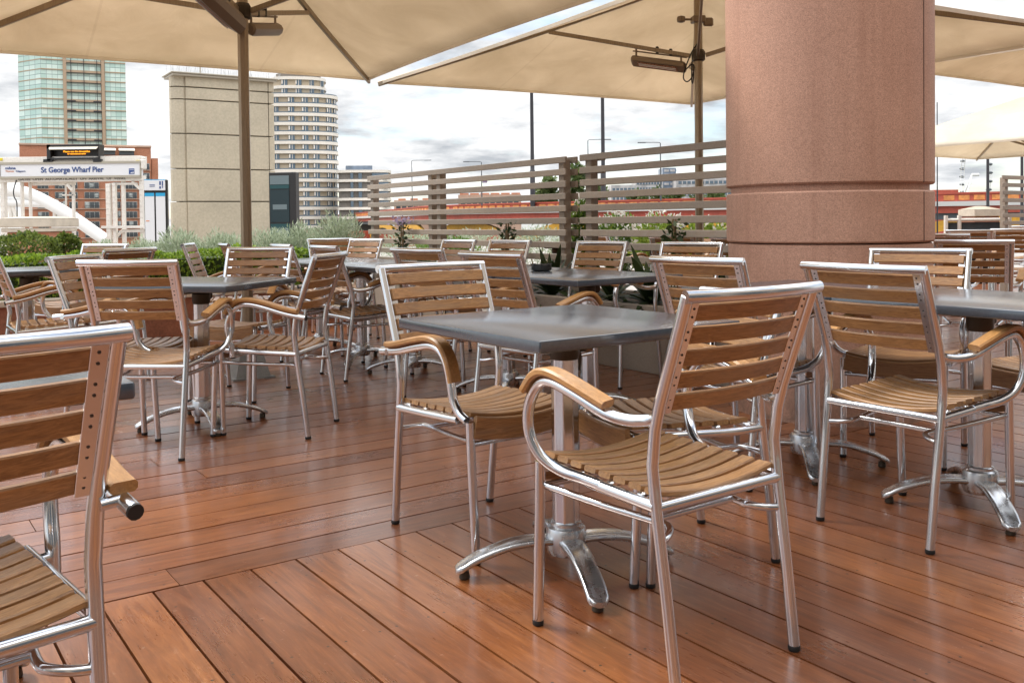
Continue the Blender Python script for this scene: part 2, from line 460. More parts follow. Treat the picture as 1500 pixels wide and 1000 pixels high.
# ------------------------------------------------------------------ geometry helpers
class MB:
    def __init__(s):
        s.v, s.f, s.uv = [], [], {}

    def add(s, vs, fs):
        o = len(s.v)
        s.v += [tuple(x) for x in vs]
        s.f += [tuple(i + o for i in f) for f in fs]

    def box(s, c, d, rot=0.0, ch=0.0, up=None):
        """centre c, full size d, rotation about z; ch chamfers the edges"""
        hx, hy, hz = d[0] / 2, d[1] / 2, d[2] / 2
        R = Matrix.Rotation(rot, 3, 'Z')
        c = Vector(c)
        if ch <= 0:
            vs = [(x, y, z) for x in (-hx, hx) for y in (-hy, hy) for z in (-hz, hz)]
            fs = [(0, 1, 3, 2), (4, 6, 7, 5), (0, 4, 5, 1), (2, 3, 7, 6), (0, 2, 6, 4), (1, 5, 7, 3)]
        else:
            ch = min(ch, hx * .9, hy * .9, hz * .9)
            vs, idx = [], {}
            for sx in (-1, 1):
                for sy in (-1, 1):
                    for sz in (-1, 1):
                        idx[sx, sy, sz] = len(vs)
                        vs += [(sx * hx, sy * (hy - ch), sz * (hz - ch)), (sx * (hx - ch), sy * hy, sz * (hz - ch)), (sx * (hx - ch), sy * (hy - ch), sz * hz)]
            fs = []
            for a in range(3):
                o = [i for i in range(3) if i != a]
                for sg in (-1, 1):
                    q = []
                    for p in ((-1, -1), (1, -1), (1, 1), (-1, 1)):
                        k = [0, 0, 0]
                        k[a] = sg
                        k[o[0]], k[o[1]] = p
                        q.append(idx[tuple(k)] + a)
                    fs.append(tuple(q) if (sg > 0) == (a != 1) else tuple(q[::-1]))
            for a in range(3):
                o = [i for i in range(3) if i != a]
                for p in ((-1, -1), (1, -1), (1, 1), (-1, 1)):
                    k0, k1 = [0] * 3, [0] * 3
                    k0[a], k1[a] = -1, 1
                    k0[o[0]] = k1[o[0]] = p[0]
                    k0[o[1]] = k1[o[1]] = p[1]
                    i0, i1 = idx[tuple(k0)], idx[tuple(k1)]
                    fs.append((i0 + o[0], i1 + o[0], i1 + o[1], i0 + o[1]))
            for k, i in idx.items():
                fs.append((i, i + 1, i + 2))
        s.add([R @ Vector(x) + c for x in vs], fs)

    def tube(s, path, r, seg=10, cap=True, sx=1.0):
        P = [Vector(p) for p in path]
        rs = r if isinstance(r, (list, tuple)) else [r] * len(P)
        T = []
        for i in range(len(P)):
            a, b = P[max(i - 1, 0)], P[min(i + 1, len(P) - 1)]
            T.append((b - a).normalized())
        n = Vector((0, 0, 1)) if abs(T[0].z) < 0.9 else Vector((1, 0, 0))
        n = (n - T[0] * n.dot(T[0])).normalized()
        vs = []
        for i, p in enumerate(P):
            if i:
                n = (n - T[i] * n.dot(T[i])).normalized()
            b = T[i].cross(n)
            for k in range(seg):
                a = 2 * math.pi * k / seg
                vs.append(p + (n * math.cos(a) * sx + b * math.sin(a)) * rs[i])
        fs = []
        for i in range(len(P) - 1):
            for k in range(seg):
                k2 = (k + 1) % seg
                fs.append((i * seg + k, i * seg + k2, (i + 1) * seg + k2, (i + 1) * seg + k))
        if cap:
            fs.append(tuple(range(seg))[::-1])
            fs.append(tuple((len(P) - 1) * seg + k for k in range(seg)))
        s.add(vs, fs)

    def sweep(s, path, prof, side, cap=True):
        """profile (a, b) swept along the path: a along side, b along side x tangent"""
        P = [Vector(p) for p in path]
        side = Vector(side).normalized()
        vs, n = [], len(prof)
        for i, p in enumerate(P):
            t = (P[min(i + 1, len(P) - 1)] - P[max(i - 1, 0)]).normalized()
            sd_ = (side - t * side.dot(t)).normalized()
            u = t.cross(sd_)
            vs += [p + sd_ * a + u * b for a, b in prof]
        fs = []
        for i in range(len(P) - 1):
            for k in range(n):
                k2 = (k + 1) % n
                fs.append((i * n + k, i * n + k2, (i + 1) * n + k2, (i + 1) * n + k))
        if cap:
            fs.append(tuple(range(n))[::-1])
            fs.append(tuple((len(P) - 1) * n + k for k in range(n)))
        s.add(vs, fs)

    def lathe(s, prof, c=(0, 0, 0), seg=24, a0=0.0):
        c = Vector(c)
        vs = [c + Vector((r * math.cos(a0 + 2 * math.pi * k / seg), r * math.sin(a0 + 2 * math.pi * k / seg), z)) for r, z in prof for k in range(seg)]
        fs = []
        for i in range(len(prof) - 1):
            for k in range(seg):
                k2 = (k + 1) % seg
                fs.append((i * seg + k, i * seg + k2, (i + 1) * seg + k2, (i + 1) * seg + k))
        fs.append(tuple(range(seg))[::-1])
        fs.append(tuple((len(prof) - 1) * seg + k for k in range(seg)))
        s.add(vs, fs)

    def prism(s, poly, z0, z1):
        n = len(poly)
        s.add([(x, y, z0) for x, y in poly] + [(x, y, z1) for x, y in poly],
              [tuple(range(n))[::-1], tuple(range(n, 2 * n))] + [(i, (i + 1) % n, n + (i + 1) % n, n + i) for i in range(n)])

    def quad(s, c, u, v):
        c, u, v = Vector(c), Vector(u), Vector(v)
        s.add([c - u - v, c + u - v, c + u + v, c - u + v], [(0, 1, 2, 3)])

    def build(s, name, m, parent=None, smooth=35, loc=None, rot=None):
        me = bpy.data.meshes.new(name)
        me.from_pydata(s.v, [], s.f)
        me.update()
        if smooth:
            me.shade_smooth()
            me.set_sharp_from_angle(angle=math.radians(smooth))
        me.materials.append(MT[m] if isinstance(m, str) else m)
        o = bpy.data.objects.new(name, me)
        COL.objects.link(o)
        o.parent = parent
        if loc is not None:
            o.location = loc
        if rot is not None:
            o.rotation_euler = (0, 0, rot)
        return o


def tag(o, label=None, cat=None, group=None, kind=None):
    for k, v in (('label', label), ('category', cat), ('group', group), ('kind', kind)):
        if v:
            o[k] = v
    return o


def thing(name, label, cat, loc=(0, 0, 0), rot=0.0, group=None):
    o = bpy.data.objects.new(name, None)
    COL.objects.link(o)
    o.empty_display_size = 0.2
    o.location = loc
    o.rotation_euler = (0, 0, rot)
    return tag(o, label, cat, group)


def dup(o, parent=None, **kw):
    c = o.copy()
    COL.objects.link(c)
    c.parent = parent
    for ch in list(o.children):
        dup(ch, c)
    return c


def struct(mb, name, m, **k):
    return tag(mb.build(name, m, **k), kind='structure')


def text(body, size, m, name, parent, M4, align='CENTER', ex=0.004, sx=1.0, bold=0.0, sp=1.0):
    cu = bpy.data.curves.new(name, 'FONT')
    cu.body = body
    cu.size = size
    cu.align_x = align
    cu.align_y = 'CENTER'
    cu.extrude = ex
    cu.offset = bold
    cu.space_character = sp
    t = bpy.data.objects.new(name, cu)
    COL.objects.link(t)
    bpy.context.view_layer.update()
    me = bpy.data.meshes.new_from_object(t.evaluated_get(bpy.context.evaluated_depsgraph_get()))
    bpy.data.objects.remove(t)
    me.name = name
    me.materials.clear()
    me.materials.append(MT[m])
    me.transform(M4 @ Matrix.Diagonal((sx, 1, 1, 1)))
    o = bpy.data.objects.new(name, me)
    COL.objects.link(o)
    o.parent = parent
    return o


def smooth_path(pts, n=4):
    """Catmull-Rom through the points"""
    P = [Vector(p) for p in pts]
    out_ = []
    for i in range(len(P) - 1):
        p0, p1, p2, p3 = P[max(i - 1, 0)], P[i], P[i + 1], P[min(i + 2, len(P) - 1)]
        for k in range(n):
            t = k / n
            out_.append(0.5 * ((2 * p1) + (p2 - p0) * t + (2 * p0 - 5 * p1 + 4 * p2 - p3) * t * t + (3 * p1 - p0 - 3 * p2 + p3) * t ** 3))
    out_.append(P[-1])
    return out_


def rprof(w, h, ch):
    """chamfered rectangle profile, w along a, h along b"""
    a, b = w / 2, h / 2
    return [(-a + ch, -b), (a - ch, -b), (a, -b + ch), (a, b - ch), (a - ch, b), (-a + ch, b), (-a, b - ch), (-a, -b + ch)]


# ------------------------------------------------------------------ ground, deck, river
g = MB()
g.prism([(-400, -60), (400, -60), (400, 34), (-400, 52)], -0.6, -0.14)
struct(g, 'promenade_ground', 'paving', smooth=0)
g = MB()
g.add([(-4000, 30, -5), (4000, 30, -5), (4000, 5200, -5), (-4000, 5200, -5)], [(0, 1, 2, 3)])
struct(g, 'river', 'water', smooth=0)

BORDER, PITCHB = 2.64, 0.1365
deck = MB()
uvs, fix = [], []


def board(s0, s1, t0, t1, along):
    ch, top = 0.0012, random.uniform(-0.0012, 0.0004)
    a = st((s0 + s1) / 2, (t0 + t1) / 2, top - 0.014)
    n0 = len(deck.f)
    deck.box(a, (s1 - s0, t1 - t0, 0.028), DECK)
    ou, ov = random.uniform(0, 50), random.uniform(0, 50)
    for f in deck.f[n0:]:
        for i in f:
            x, y, _ = deck.v[i]
            s_ = math.cos(DECK) * x + math.sin(DECK) * y
            t_ = -math.sin(DECK) * x + math.cos(DECK) * y
            uvs.append((t_ + ou, s_ + ov) if along == 't' else (s_ + ou, t_ + ov))
            fix.append((t_, s_ - (s0 + s1) / 2) if along == 't' else (s_, t_ - (t0 + t1) / 2))


GAP = 0.0068
k0 = -18
for k in range(k0, 96):
    s0 = 0.644 + PITCHB * k
    cuts = [-3.2]
    if k % 3 == 1:
        cuts.append(random.uniform(-2.2, 0.2))
    cuts.append(BORDER - 0.002)
    for a, b in zip(cuts, cuts[1:]):
        board(s0 + GAP / 2, s0 + PITCHB - GAP / 2, a + 0.002, b - 0.002, 't')
for k in range(0, 46):
    t0 = BORDER + 0.151 * k
    x, cuts = -6.0 + random.uniform(0, 2.5), [-6.0]
    while x < 13.5:
        cuts.append(x)
        x += random.choice((3.6, 4.2, 4.8))
    cuts.append(13.7)
    for a, b in zip(cuts, cuts[1:]):
        board(a + 0.0015, b - 0.0015, t0 + GAP / 2, t0 + 0.151 - GAP / 2, 's')
do = struct(deck, 'decking_floor', 'deck', smooth=25)
ul = do.data.uv_layers.new(name='UVMap')
flat = [x for p in uvs for x in p]
ul.data.foreach_set('uv', flat)
do.data.uv_layers.new(name='Fix').data.foreach_set('uv', [x for p in fix for x in p])
u = MB()
c0 = st(4, 3)
u.box((c0.x, c0.y, -0.08), (20.5, 13.5, 0.09), DECK)
struct(u, 'ground_under_deck', 'under', smooth=0)

# ------------------------------------------------------------------ chairs
def curve_x(z, y0, half, bow, n=9, rise=0.0):
    """points across the chair, the middle bowed back (towards -y)"""
    return [(x, y0 - bow * (1 - (x / half) ** 2), z + rise * (x / half) ** 2) for x in [half * (2 * i / (n - 1) - 1) for i in range(n)]]


def back_y(z):
    """y of the back posts at height z"""
    pts = [(0.0, 0.0), (0.2, 0.024), (0.38, 0.049), (0.48, 0.060), (0.56, 0.050), (0.615, 0.035), (0.856, -0.052)]
    for (za, ya), (zb, yb) in zip(pts, pts[1:]):
        if z <= zb:
            return ya + (yb - ya) * (z - za) / (zb - za)
    return pts[-1][1]


def make_chair(kind, label):
    t = thing('cafe_chair' if kind != 'C' else 'side_chair', label, 'chair')
    top = 0.856 if kind != 'C' else 0.775
    r = 0.0135
    hx0, hx1 = 0.193, 0.204
    # back frame: both rear legs, posts and the bowed top rail
    f = MB()
    for sg in (-1, 1):
        P = [(sg * (hx0 + (hx1 - hx0) * z / 0.856), back_y(z), z) for z in (0.012, 0.1, 0.2, 0.3, 0.38, 0.43, 0.48, 0.52, 0.56, 0.59, 0.615, 0.68, 0.75, top - 0.012)]
        f.tube(P, r, 12)
    yt = back_y(top)
    rail = curve_x(top - 0.012, yt, hx1 + 0.011, 0.026, 13)
    f.tube(rail, 0.0142, 16)
    bf = f.build('back_frame', 'alu', t, 40)
    # flat fixing flanges with their screws
    zb = top - 0.027
    slats = 5 if kind != 'C' else 4
    pitch = 0.0485
    for sg in (-1, 1):
        p, h = MB(), MB()
        za, zc = zb - slats * pitch + 0.006, zb
        path = [(sg * 0.181, back_y(z) - 0.0015 + 0.0, z) for z in (za, (za + zc) / 2, zc)]
        p.sweep(path, rprof(0.030, 0.0045, 0.001), (1, 0, 0))
        for i in range(slats):
            z = zb - pitch * i - 0.020
            for dz in (-0.0085, 0.0085):
                y = back_y(z + dz) - 0.0045
                h.tube([(sg * 0.178, y + 0.0015, z + dz), (sg * 0.178, y - 0.0008, z + dz)], 0.0027, 8)
        nf_ = len(p.f)
        p.add(h.v, h.f)
        pl_ = p.build('fixing_plate', 'alu', bf, 30)
        pl_.data.materials.append(MT['hole'])
        for fc in list(pl_.data.polygons)[nf_:]:
            fc.material_index = 1
    # five slats of the backrest
    b = MB()
    lean = 0.36
    for i in range(slats):
        z = zb - pitch * i - 0.0200
        y = back_y(z) + 0.009
        path = curve_x(z, y, 0.1885, 0.024, 11)
        b.sweep(path, [(a * math.cos(lean) - c * math.sin(lean) * 0, c - a * math.sin(lean) * 0.0) for a, c in rprof(0.0405, 0.011, 0.0025)], Vector((0, -0.34, 1)))
    b.build('backrest', 'slat', t, 40)
    # seat slats, sagging in the middle, and the lip at the front
    sM = MB()
    n = 8
    for i in range(n):
        y = 0.078 + 0.0495 * i
        z = 0.420 + 0.012 * i / (n - 1)
        hw = 0.1875 if kind != 'C' else 0.187 - 0.045 * max(0, (abs(i - 3.5) - 2.0) / 1.5) ** 1.5
        path = [(x, y, z - 0.020 * (1 - (x / 0.19) ** 2)) for x in [hw * (2 * k / 10 - 1) for k in range(11)]]
        sM.sweep(path, rprof(0.0385, 0.014, 0.003), (0, 1, 0))
    lip_hw = 0.187 if kind != 'C' else 0.15
    path = [(x, 0.4615, 0.398 - 0.020 * (1 - (x / 0.19) ** 2)) for x in [lip_hw * (2 * k / 10 - 1) for k in range(11)]]
    sM.sweep(path, rprof(0.016, 0.066, 0.004), (0, 1, 0))
    sM.build('seat', 'slat', t, 40)
    # seat frame
    s_ = MB()
    s_.tube([(-0.195, 0.05, 0.392), (0.195, 0.05, 0.392)], r * 0.95, 12)
    s_.tube([(-0.19, 0.437, 0.398), (0.19, 0.437, 0.398)], r * 0.85, 10)
    for sg in (-1, 1):
        if kind == 'C':
            s_.tube(smooth_path([(sg * 0.197, 0.05, 0.40), (sg * 0.214, 0.15, 0.40), (sg * 0.214, 0.30, 0.405), (sg * 0.195, 0.41, 0.405), (sg * 0.16, 0.445, 0.400)]), r * 0.9, 10)
        else:
            s_.tube([(sg * 0.200, 0.05, 0.395), (sg * 0.2015, 0.22, 0.402), (sg * 0.201, 0.40, 0.411)], r, 12)
    # welds on top of the rails that carry the slats
    for sg in (-1, 1):
        for y in (0.10, 0.2, 0.3, 0.4):
            s_.box((sg * 0.188, y, 0.4085 + 0.012 * y), (0.02, 0.02, 0.012), 0, 0.003)
    s_.build('seat_frame', 'alu', t, 40)
    # stretchers: two bent side tubes, one cross tube behind, one in front
    x = MB()
    rr_ = 0.0088
    for sg in (-1, 1):
        x.tube(smooth_path([(sg * 0.196, 0.042, 0.323), (sg * 0.165, 0.052, 0.326), (sg * 0.135, 0.075, 0.331), (sg * 0.130, 0.11, 0.334), (sg * 0.155, 0.26, 0.340), (sg * 0.187, 0.452, 0.352)]), rr_, 10)
    x.tube([(-0.131, 0.13, 0.335), (0.131, 0.13, 0.335)], rr_ * 0.95, 10)
    x.tube([(-0.188, 0.458, 0.348), (0.188, 0.458, 0.348)], rr_, 10)
    x.build('stretcher', 'alu', t, 40)
    # front legs
    for sg in (-1, 1):
        l = MB()
        if kind == 'B':
            path = smooth_path([(sg * 0.11, 0.448, 0.400), (sg * 0.15, 0.45, 0.399), (sg * 0.178, 0.455, 0.385), (sg * 0.187, 0.458, 0.35), (sg * 0.188, 0.46, 0.30)])
            path.append(Vector((sg * 0.193, 0.471, 0.012)))
        else:
            path = [(sg * 0.196, 0.452, 0.412), (sg * 0.195, 0.456, 0.3), (sg * 0.193, 0.471, 0.012)]
        l.tube(path, r, 12)
        lg = l.build('leg', 'alu', t, 40)
        c = MB()
        c.lathe([(0.0125, 0.0), (0.0142, 0.003), (0.0142, 0.0105), (0.0137, 0.013)], (sg * 0.193, 0.4712, 0), 12)
        c.build('foot_cap', 'black_rubber', lg, 40)
        c = MB()
        c.lathe([(0.0125, 0.0), (0.0142, 0.003), (0.0142, 0.0105), (0.0137, 0.013)], (sg * 0.193, 0.0012, 0), 12)
        c.build('foot_cap', 'black_rubber', bf, 40)
    # arms
    if kind != 'C':
        for sg in (-1, 1):
            a = MB()
            if kind == 'A':
                q_ = [(0.200, 0.046, 0.584), (0.205, 0.066, 0.577), (0.226, 0.10, 0.574), (0.250, 0.15, 0.584), (0.266, 0.24, 0.617), (0.270, 0.31, 0.633), (0.270, 0.352, 0.624), (0.270, 0.386, 0.588), (0.269, 0.402, 0.54), (0.265, 0.398, 0.49), (0.252, 0.375, 0.447), (0.230, 0.335, 0.420), (0.209, 0.28, 0.409), (0.2015, 0.22, 0.404)]
                pad = q_[3:8]
            elif kind == 'B':
                q_ = [(0.236, -0.012, 0.567), (0.236, 0.09, 0.586), (0.236, 0.20, 0.617), (0.236, 0.275, 0.628), (0.236, 0.325, 0.613), (0.236, 0.358, 0.573), (0.236, 0.370, 0.53), (0.235, 0.365, 0.475), (0.233, 0.353, 0.435), (0.232, 0.348, 0.382)]
                pad = [(0.236, 0.03, 0.574)] + q_[1:6]
            else:
                q_ = [(0.222, -0.02, 0.575), (0.222, 0.09, 0.587), (0.222, 0.20, 0.610), (0.221, 0.28, 0.622), (0.220, 0.335, 0.611), (0.219, 0.368, 0.575), (0.217, 0.384, 0.52), (0.214, 0.394, 0.47), (0.209, 0.415, 0.435), (0.203, 0.445, 0.417)]
                pad = [(0.222, 0.03, 0.580)] + q_[1:7]
            path = smooth_path([(sg * x_, y_, z_) for x_, y_, z_ in q_], 5)
            a.tube(path, r, 12)
            if kind in 'BD':
                a.tube([(sg * 0.200, 0.030, 0.575), (sg * 0.236, 0.030, 0.5775)], 0.010, 10)
            if kind == 'B':
                a.tube([(sg * 0.198, 0.345, 0.408), (sg * 0.234, 0.350, 0.410)], 0.010, 10)
            ao = a.build('armrest', 'alu', t, 40)
            pp = smooth_path([(sg * x_, y_, z_) for x_, y_, z_ in pad], 5)
            w = MB()
            mv = [p_ + Vector((0, 0, 0)) for p_ in pp]
            off = []
            for i, p_ in enumerate(pp):
                tg = (pp[min(i + 1, len(pp) - 1)] - pp[max(i - 1, 0)]).normalized()
                nrm = Vector((sg, 0, 0)).cross(tg) * sg
                off.append(p_ + nrm * 0.0225)
            w.sweep(off, rprof(0.043, 0.0195, 0.005), (1, 0, 0))
            w.build('arm_pad', 'pad', ao, 40)
            if kind == 'B':
                k = MB()
                k.tube([(sg * 0.236, -0.012, 0.567), (sg * 0.236, -0.017, 0.5662)], 0.0129, 12)
                k.build('end_cap', 'black_rubber', ao, 40)
                k = MB()
                k.tube([(sg * 0.232, 0.348, 0.383), (sg * 0.232, 0.348, 0.377)], 0.0129, 12)
                k.build('end_cap', 'black_rubber', ao, 40)
    return t


R = math.radians
protos = {}
CH = [
    # kind, x, y, facing deg, label, group
    ('A', 0.487, 2.025, 126.0, 'foremost whole armchair, its back towards us, on the near side of the nearest table', 'chairs round the nearest table'),
    ('D', -0.245, 3.200, -53.0, 'armchair facing us across the nearest table, one curved arm before its seat', 'chairs round the nearest table'),
    ('B', -0.755, 1.250, 134.0, 'closest armchair, cut by the photo edge, with a big black capped arm end', None),
    ('A', 1.118, 2.905, 35.0, 'armchair seen from behind with its whole seat in view before the pink pillar', 'chairs along the pillar tables'),
    ('A', 0.730, 3.545, 41.0, 'pale slatted armchair back between the nearest table and the pink pillar', 'chairs along the pillar tables'),
    ('A', 1.800, 4.150, 235.0, 'armchair facing us just in front of the pink pillar, behind a slate table', 'chairs along the pillar tables'),
    ('A', 2.275, 3.720, 215.0, 'armchair mostly out of frame, only a shiny post and part seat beyond the cut table', 'chairs along the pillar tables'),
    ('A', -1.605, 3.950, 86.0, 'armchair seen squarely from behind at the near side of the cornerwise table', 'chairs round the cornerwise table'),
    ('B', -0.925, 4.500, 171.0, 'armchair seen side on at the cornerwise table, its capped arm and long legs clear', 'chairs round the cornerwise table'),
    ('A', -1.560, 5.690, -100.0, 'armchair facing us behind the cornerwise table, next to the nearest parasol pole', 'chairs round the cornerwise table'),
    ('D', -2.090, 4.560, -8.0, 'tilted armchair front with a free arm end, beside the cornerwise table', 'chairs round the cornerwise table'),
    ('B', -2.990, 5.460, 35.0, 'armchair cut by the photo edge, its long arm reaching towards the hedge table', 'chairs round the hedge table'),
    ('A', -3.200, 7.250, -108.0, 'armchair behind the hedge table, just its top rail and upper slats before the hedge', 'chairs round the hedge table'),
    ('A', -2.450, 5.890, 158.0, 'armchair back overlapping the hedge table chair, above the squarely seen armchair', 'chairs round the hedge table'),
    ('A', -3.900, 6.100, -30.0, 'armchair out of frame but for its seat lip and one arm loop', 'chairs round the hedge table'),
    ('A', -2.430, 7.150, 8.0, 'slim side on chair before the clipped hedge, first one from the parasol stand pole', 'chairs by the parasol pole'),
    ('A', -2.130, 7.080, 25.0, 'chair half hidden between its slim side on neighbour and the nearest parasol pole', 'chairs by the parasol pole'),
    ('B', -1.575, 6.560, 32.0, 'chair peeping past the one next to the parasol pole, with a capped arm end', 'chairs along the fence tables'),
    ('A', -1.165, 6.010, 34.0, 'chair behind the side on armchair, one arm reaching to the fence row table', 'chairs along the fence tables'),
    ('A', -1.660, 8.600, -62.0, 'smallest chair back at the hedge end of the fence row, below a silver shrub', 'chairs along the fence tables'),
    ('A', -1.310, 8.150, -130.0, 'bright chair facing us beside the mauve tipped climber', 'chairs along the fence tables'),
    ('A', -0.490, 5.170, 46.0, 'chair back just above the armchair facing us across the nearest table', 'chairs along the fence tables'),
    ('A', -0.455, 7.330, -140.0, 'bright far chair under the broad fence, just before a low strappy plant', 'chairs along the fence tables'),
    ('A', -0.065, 4.370, 43.0, 'chair back with a full ladder of slats next to the ashtray table', 'chairs along the fence tables'),
    ('A', -0.050, 7.000, -135.0, 'bright far chair directly over the ladder backed chair, below the broad fence', 'chairs along the fence tables'),
    ('A', 0.570, 6.230, -134.0, 'bright chair facing us by the gap between the two fence panels', 'chairs along the fence tables'),
    ('A', 1.080, 5.730, -130.0, 'bright chair facing us that almost touches the pink pillar', 'chairs along the fence tables'),
    ('A', 2.780, 5.620, 64.0, 'dark chair back seen squarely, beyond the pink pillar', 'chairs beyond the pillar'),
    ('A', 4.650, 9.500, 70.0, 'small far chair back against the charcoal barrier', 'chairs beyond the pillar'),
    ('A', 5.350, 9.950, 60.0, 'small far chair back beside the thin lime leaves', 'chairs beyond the pillar'),
    ('A', 6.700, 12.60, 60.0, 'farthest small chair back, below the small fence panel', 'chairs beyond the pillar'),
    ('A', 3.520, 7.650, 60.0, 'chair back partly covered by the edge of the pink pillar', 'chairs beyond the pillar'),
]
for kind, x, y, th, label, grp in CH:
    if kind not in protos:
        o = protos[kind] = make_chair(kind, label)
    else:
        o = dup(protos[kind])
        o['label'] = label
    if 'group' in o.keys():
        del o['group']
    if grp:
        o['group'] = grp
    o.location = (x, y, 0)
    o.rotation_euler = (0, 0, R(th - 90))
o = make_chair('C', 'armless chair with a rounded seat tucked under the nearest table')
o.location = (*st(2.215, 1.955).xy, 0)
o.rotation_euler = (0, 0, R(202 - 90))

# ------------------------------------------------------------------ tables
TZ = 0.718


def make_table(label, side=0.695, legrot=45):
    t = thing('cafe_table', label, 'table')
    b = MB()
    h = side / 2
    # square top with a bullnose edge
    cs, n = 0.0055, 3
    prof = [(0.005, -0.031), (0.0015, -0.029), (0.0, -0.025), (0.0, -0.0045), (0.0012, -0.0012), (0.0045, 0.0)]
    rings = []
    for inset, z in prof:
        ring = []
        for cx_, cy_, a0 in ((1, 1, 0), (-1, 1, 90), (-1, -1, 180), (1, -1, 270)):
            for k in range(n + 1):
                a = R(a0 + 90 * k / n)
                ring.append(((h - cs) * cx_ + (cs - inset) * math.cos(a), (h - cs) * cy_ + (cs - inset) * math.sin(a), TZ + z))
        rings.append(ring)
    vs = [p for r_ in rings for p in r_]
    m_ = len(rings[0])
    fs = [(i * m_ + k, i * m_ + (k + 1) % m_, (i + 1) * m_ + (k + 1) % m_, (i + 1) * m_ + k) for i in range(len(rings) - 1) for k in range(m_)]
    fs += [tuple(range(m_))[::-1], tuple(range((len(rings) - 1) * m_, len(rings) * m_))]
    b.add(vs, fs)
    b.build('tabletop', 'slate', t, 50)
    # fluted column
    c = MB()
    seg = 48
    vs = []
    for z in (0.13, 0.62):
        for k in range(seg):
            a = 2 * math.pi * k / seg
            rr_ = 0.039 - 0.0035 * abs(math.sin(a * 4)) ** 0.6
            vs.append((rr_ * math.cos(a), rr_ * math.sin(a), z))
    c.add(vs, [(k, (k + 1) % seg, seg + (k + 1) % seg, seg + k) for k in range(seg)])
    c.build('column', 'alu', t, 60)
    u_ = MB()
    u_.lathe([(0.040, 0.605), (0.044, 0.62), (0.044, 0.655), (0.032, 0.665)], seg=24)
    u_.box((0, 0, 0.674), (0.30, 0.05, 0.02), 0, 0.004)
    u_.box((0, 0, 0.674), (0.05, 0.30, 0.018), 0, 0.004)
    u_.box((0.05, 0.0, 0.647), (0.055, 0.045, 0.05), 0, 0.01)
    u_.tube([(0.07, 0.03, 0.64), (0.085, 0.035, 0.60), (0.08, 0.035, 0.56)], 0.006, 8)
    u_.build('top_bracket', 'bracket', t, 40)
    k_ = MB()
    k_.lathe([(0.030, 0.045), (0.052, 0.05), (0.058, 0.065), (0.058, 0.115), (0.054, 0.125), (0.044, 0.130), (0.044, 0.138), (0.038, 0.142)], seg=28)
    k_.build('collar', 'cast', t, 40)
    for i in range(4):
        a = R(legrot + 90 * i)
        l = MB()
        path = [(0.045, 0.088, 0.030), (0.09, 0.090, 0.030), (0.16, 0.084, 0.028), (0.22, 0.068, 0.027), (0.27, 0.050, 0.028), (0.305, 0.031, 0.027), (0.322, 0.025, 0.018)]
        path = smooth_path([(x_, 0, z_) for x_, z_, w in path], 3)
        ws = [0.036, 0.036, 0.034, 0.032, 0.032, 0.031, 0.016]
        vs, seg_ = [], 20
        for j, p_ in enumerate(path):
            fi = min(j / 3, len(ws) - 1)
            i0 = int(fi)
            wv_ = ws[i0] + (ws[min(i0 + 1, len(ws) - 1)] - ws[i0]) * (fi - i0)
            hh_ = 0.0145 if j < len(path) - 2 else 0.010
            for k in range(seg_):
                aa = 2 * math.pi * k / seg_
                vs.append((p_.x, wv_ * 0.95 * math.copysign(abs(math.cos(aa)) ** 0.7, math.cos(aa)), p_.z + hh_ * (math.sin(aa) * 0.8 if math.sin(aa) < 0 else math.sin(aa) ** 0.5 - 0.42 * max(0, math.sin(aa)) ** 6)))
        fs = [(j * seg_ + k, (j + 1) * seg_ + k, (j + 1) * seg_ + (k + 1) % seg_, j * seg_ + (k + 1) % seg_) for j in range(len(path) - 1) for k in range(seg_)]
        fs += [tuple(range(seg_)), tuple((len(path) - 1) * seg_ + k for k in range(seg_))[::-1]]
        l.add(vs, fs)
        lo = l.build('base_leg', 'cast', t, 50, rot=a)
        f_ = MB()
        f_.lathe([(0.013, 0.0), (0.0155, 0.003), (0.013, 0.022)], (0.297, 0, 0), 14)
        f_.build('foot_pad', 'bracket', lo, 40)
    return t


TB = [
    (1.650, 2.090, 'nearest full square table with a dark slate top, between the three foreground armchairs'),
    (0.060, 2.110, 'square table whose single corner shows past the closest armchair'),
    (3.150, 1.690, 'square slate table cut by the photo edge, nearest to the front of the pink pillar'),
    (3.130, 2.400, 'square table beside the pillar foot, reflecting its brown over the front armchair'),
    (3.100, 3.730, 'slate table with bright reflections close to the planter wall'),
    (3.090, 4.440, 'slate table carrying the round black ashtray'),
    (2.980, 5.380, 'middle table of the fence row, its foot showing past the front armchair facing us'),
    (2.960, 6.090, 'fence row table beyond the side on armchair, its top catching pale sky'),
    (2.960, 6.820, 'farthest table of the fence row, next to the hedge'),
    (0.930, 6.960, 'square table directly in front of the clipped hedge, with a small dark ashtray'),
]
tproto = None
for s_, t_, label in TB:
    if tproto is None:
        o = make_table(label, legrot=67)
        tproto = 1
    elif tproto == 1:
        o = tproto = make_table(label)
    else:
        o = dup(tproto)
        o['label'] = label
    o['group'] = 'square slate tables on the deck'
    o.location = st(s_, t_)
    o.rotation_euler = (0, 0, DECK)
o = dup(tproto)
o['label'] = 'square slate table turned cornerwise, ringed by four armchairs'
o.location = (-1.555, 4.65, 0)
o.rotation_euler = (0, 0, DECK + R(41))


def ashtray(p, label):
    a = MB()
    a.lathe([(0.045, 0.0), (0.056, 0.004), (0.058, 0.012), (0.055, 0.034), (0.050, 0.037), (0.045, 0.034), (0.042, 0.012), (0.0, 0.010)], seg=24)
    for k in range(8):
        an = 2 * math.pi * k / 8
        a.box((0.053 * math.cos(an), 0.053 * math.sin(an), 0.036), (0.016, 0.010, 0.008), an, 0.002)
    o = a.build('ashtray', 'black_rubber', loc=(p[0], p[1], TZ + 0.0005))
    return tag(o, label, 'ashtray')


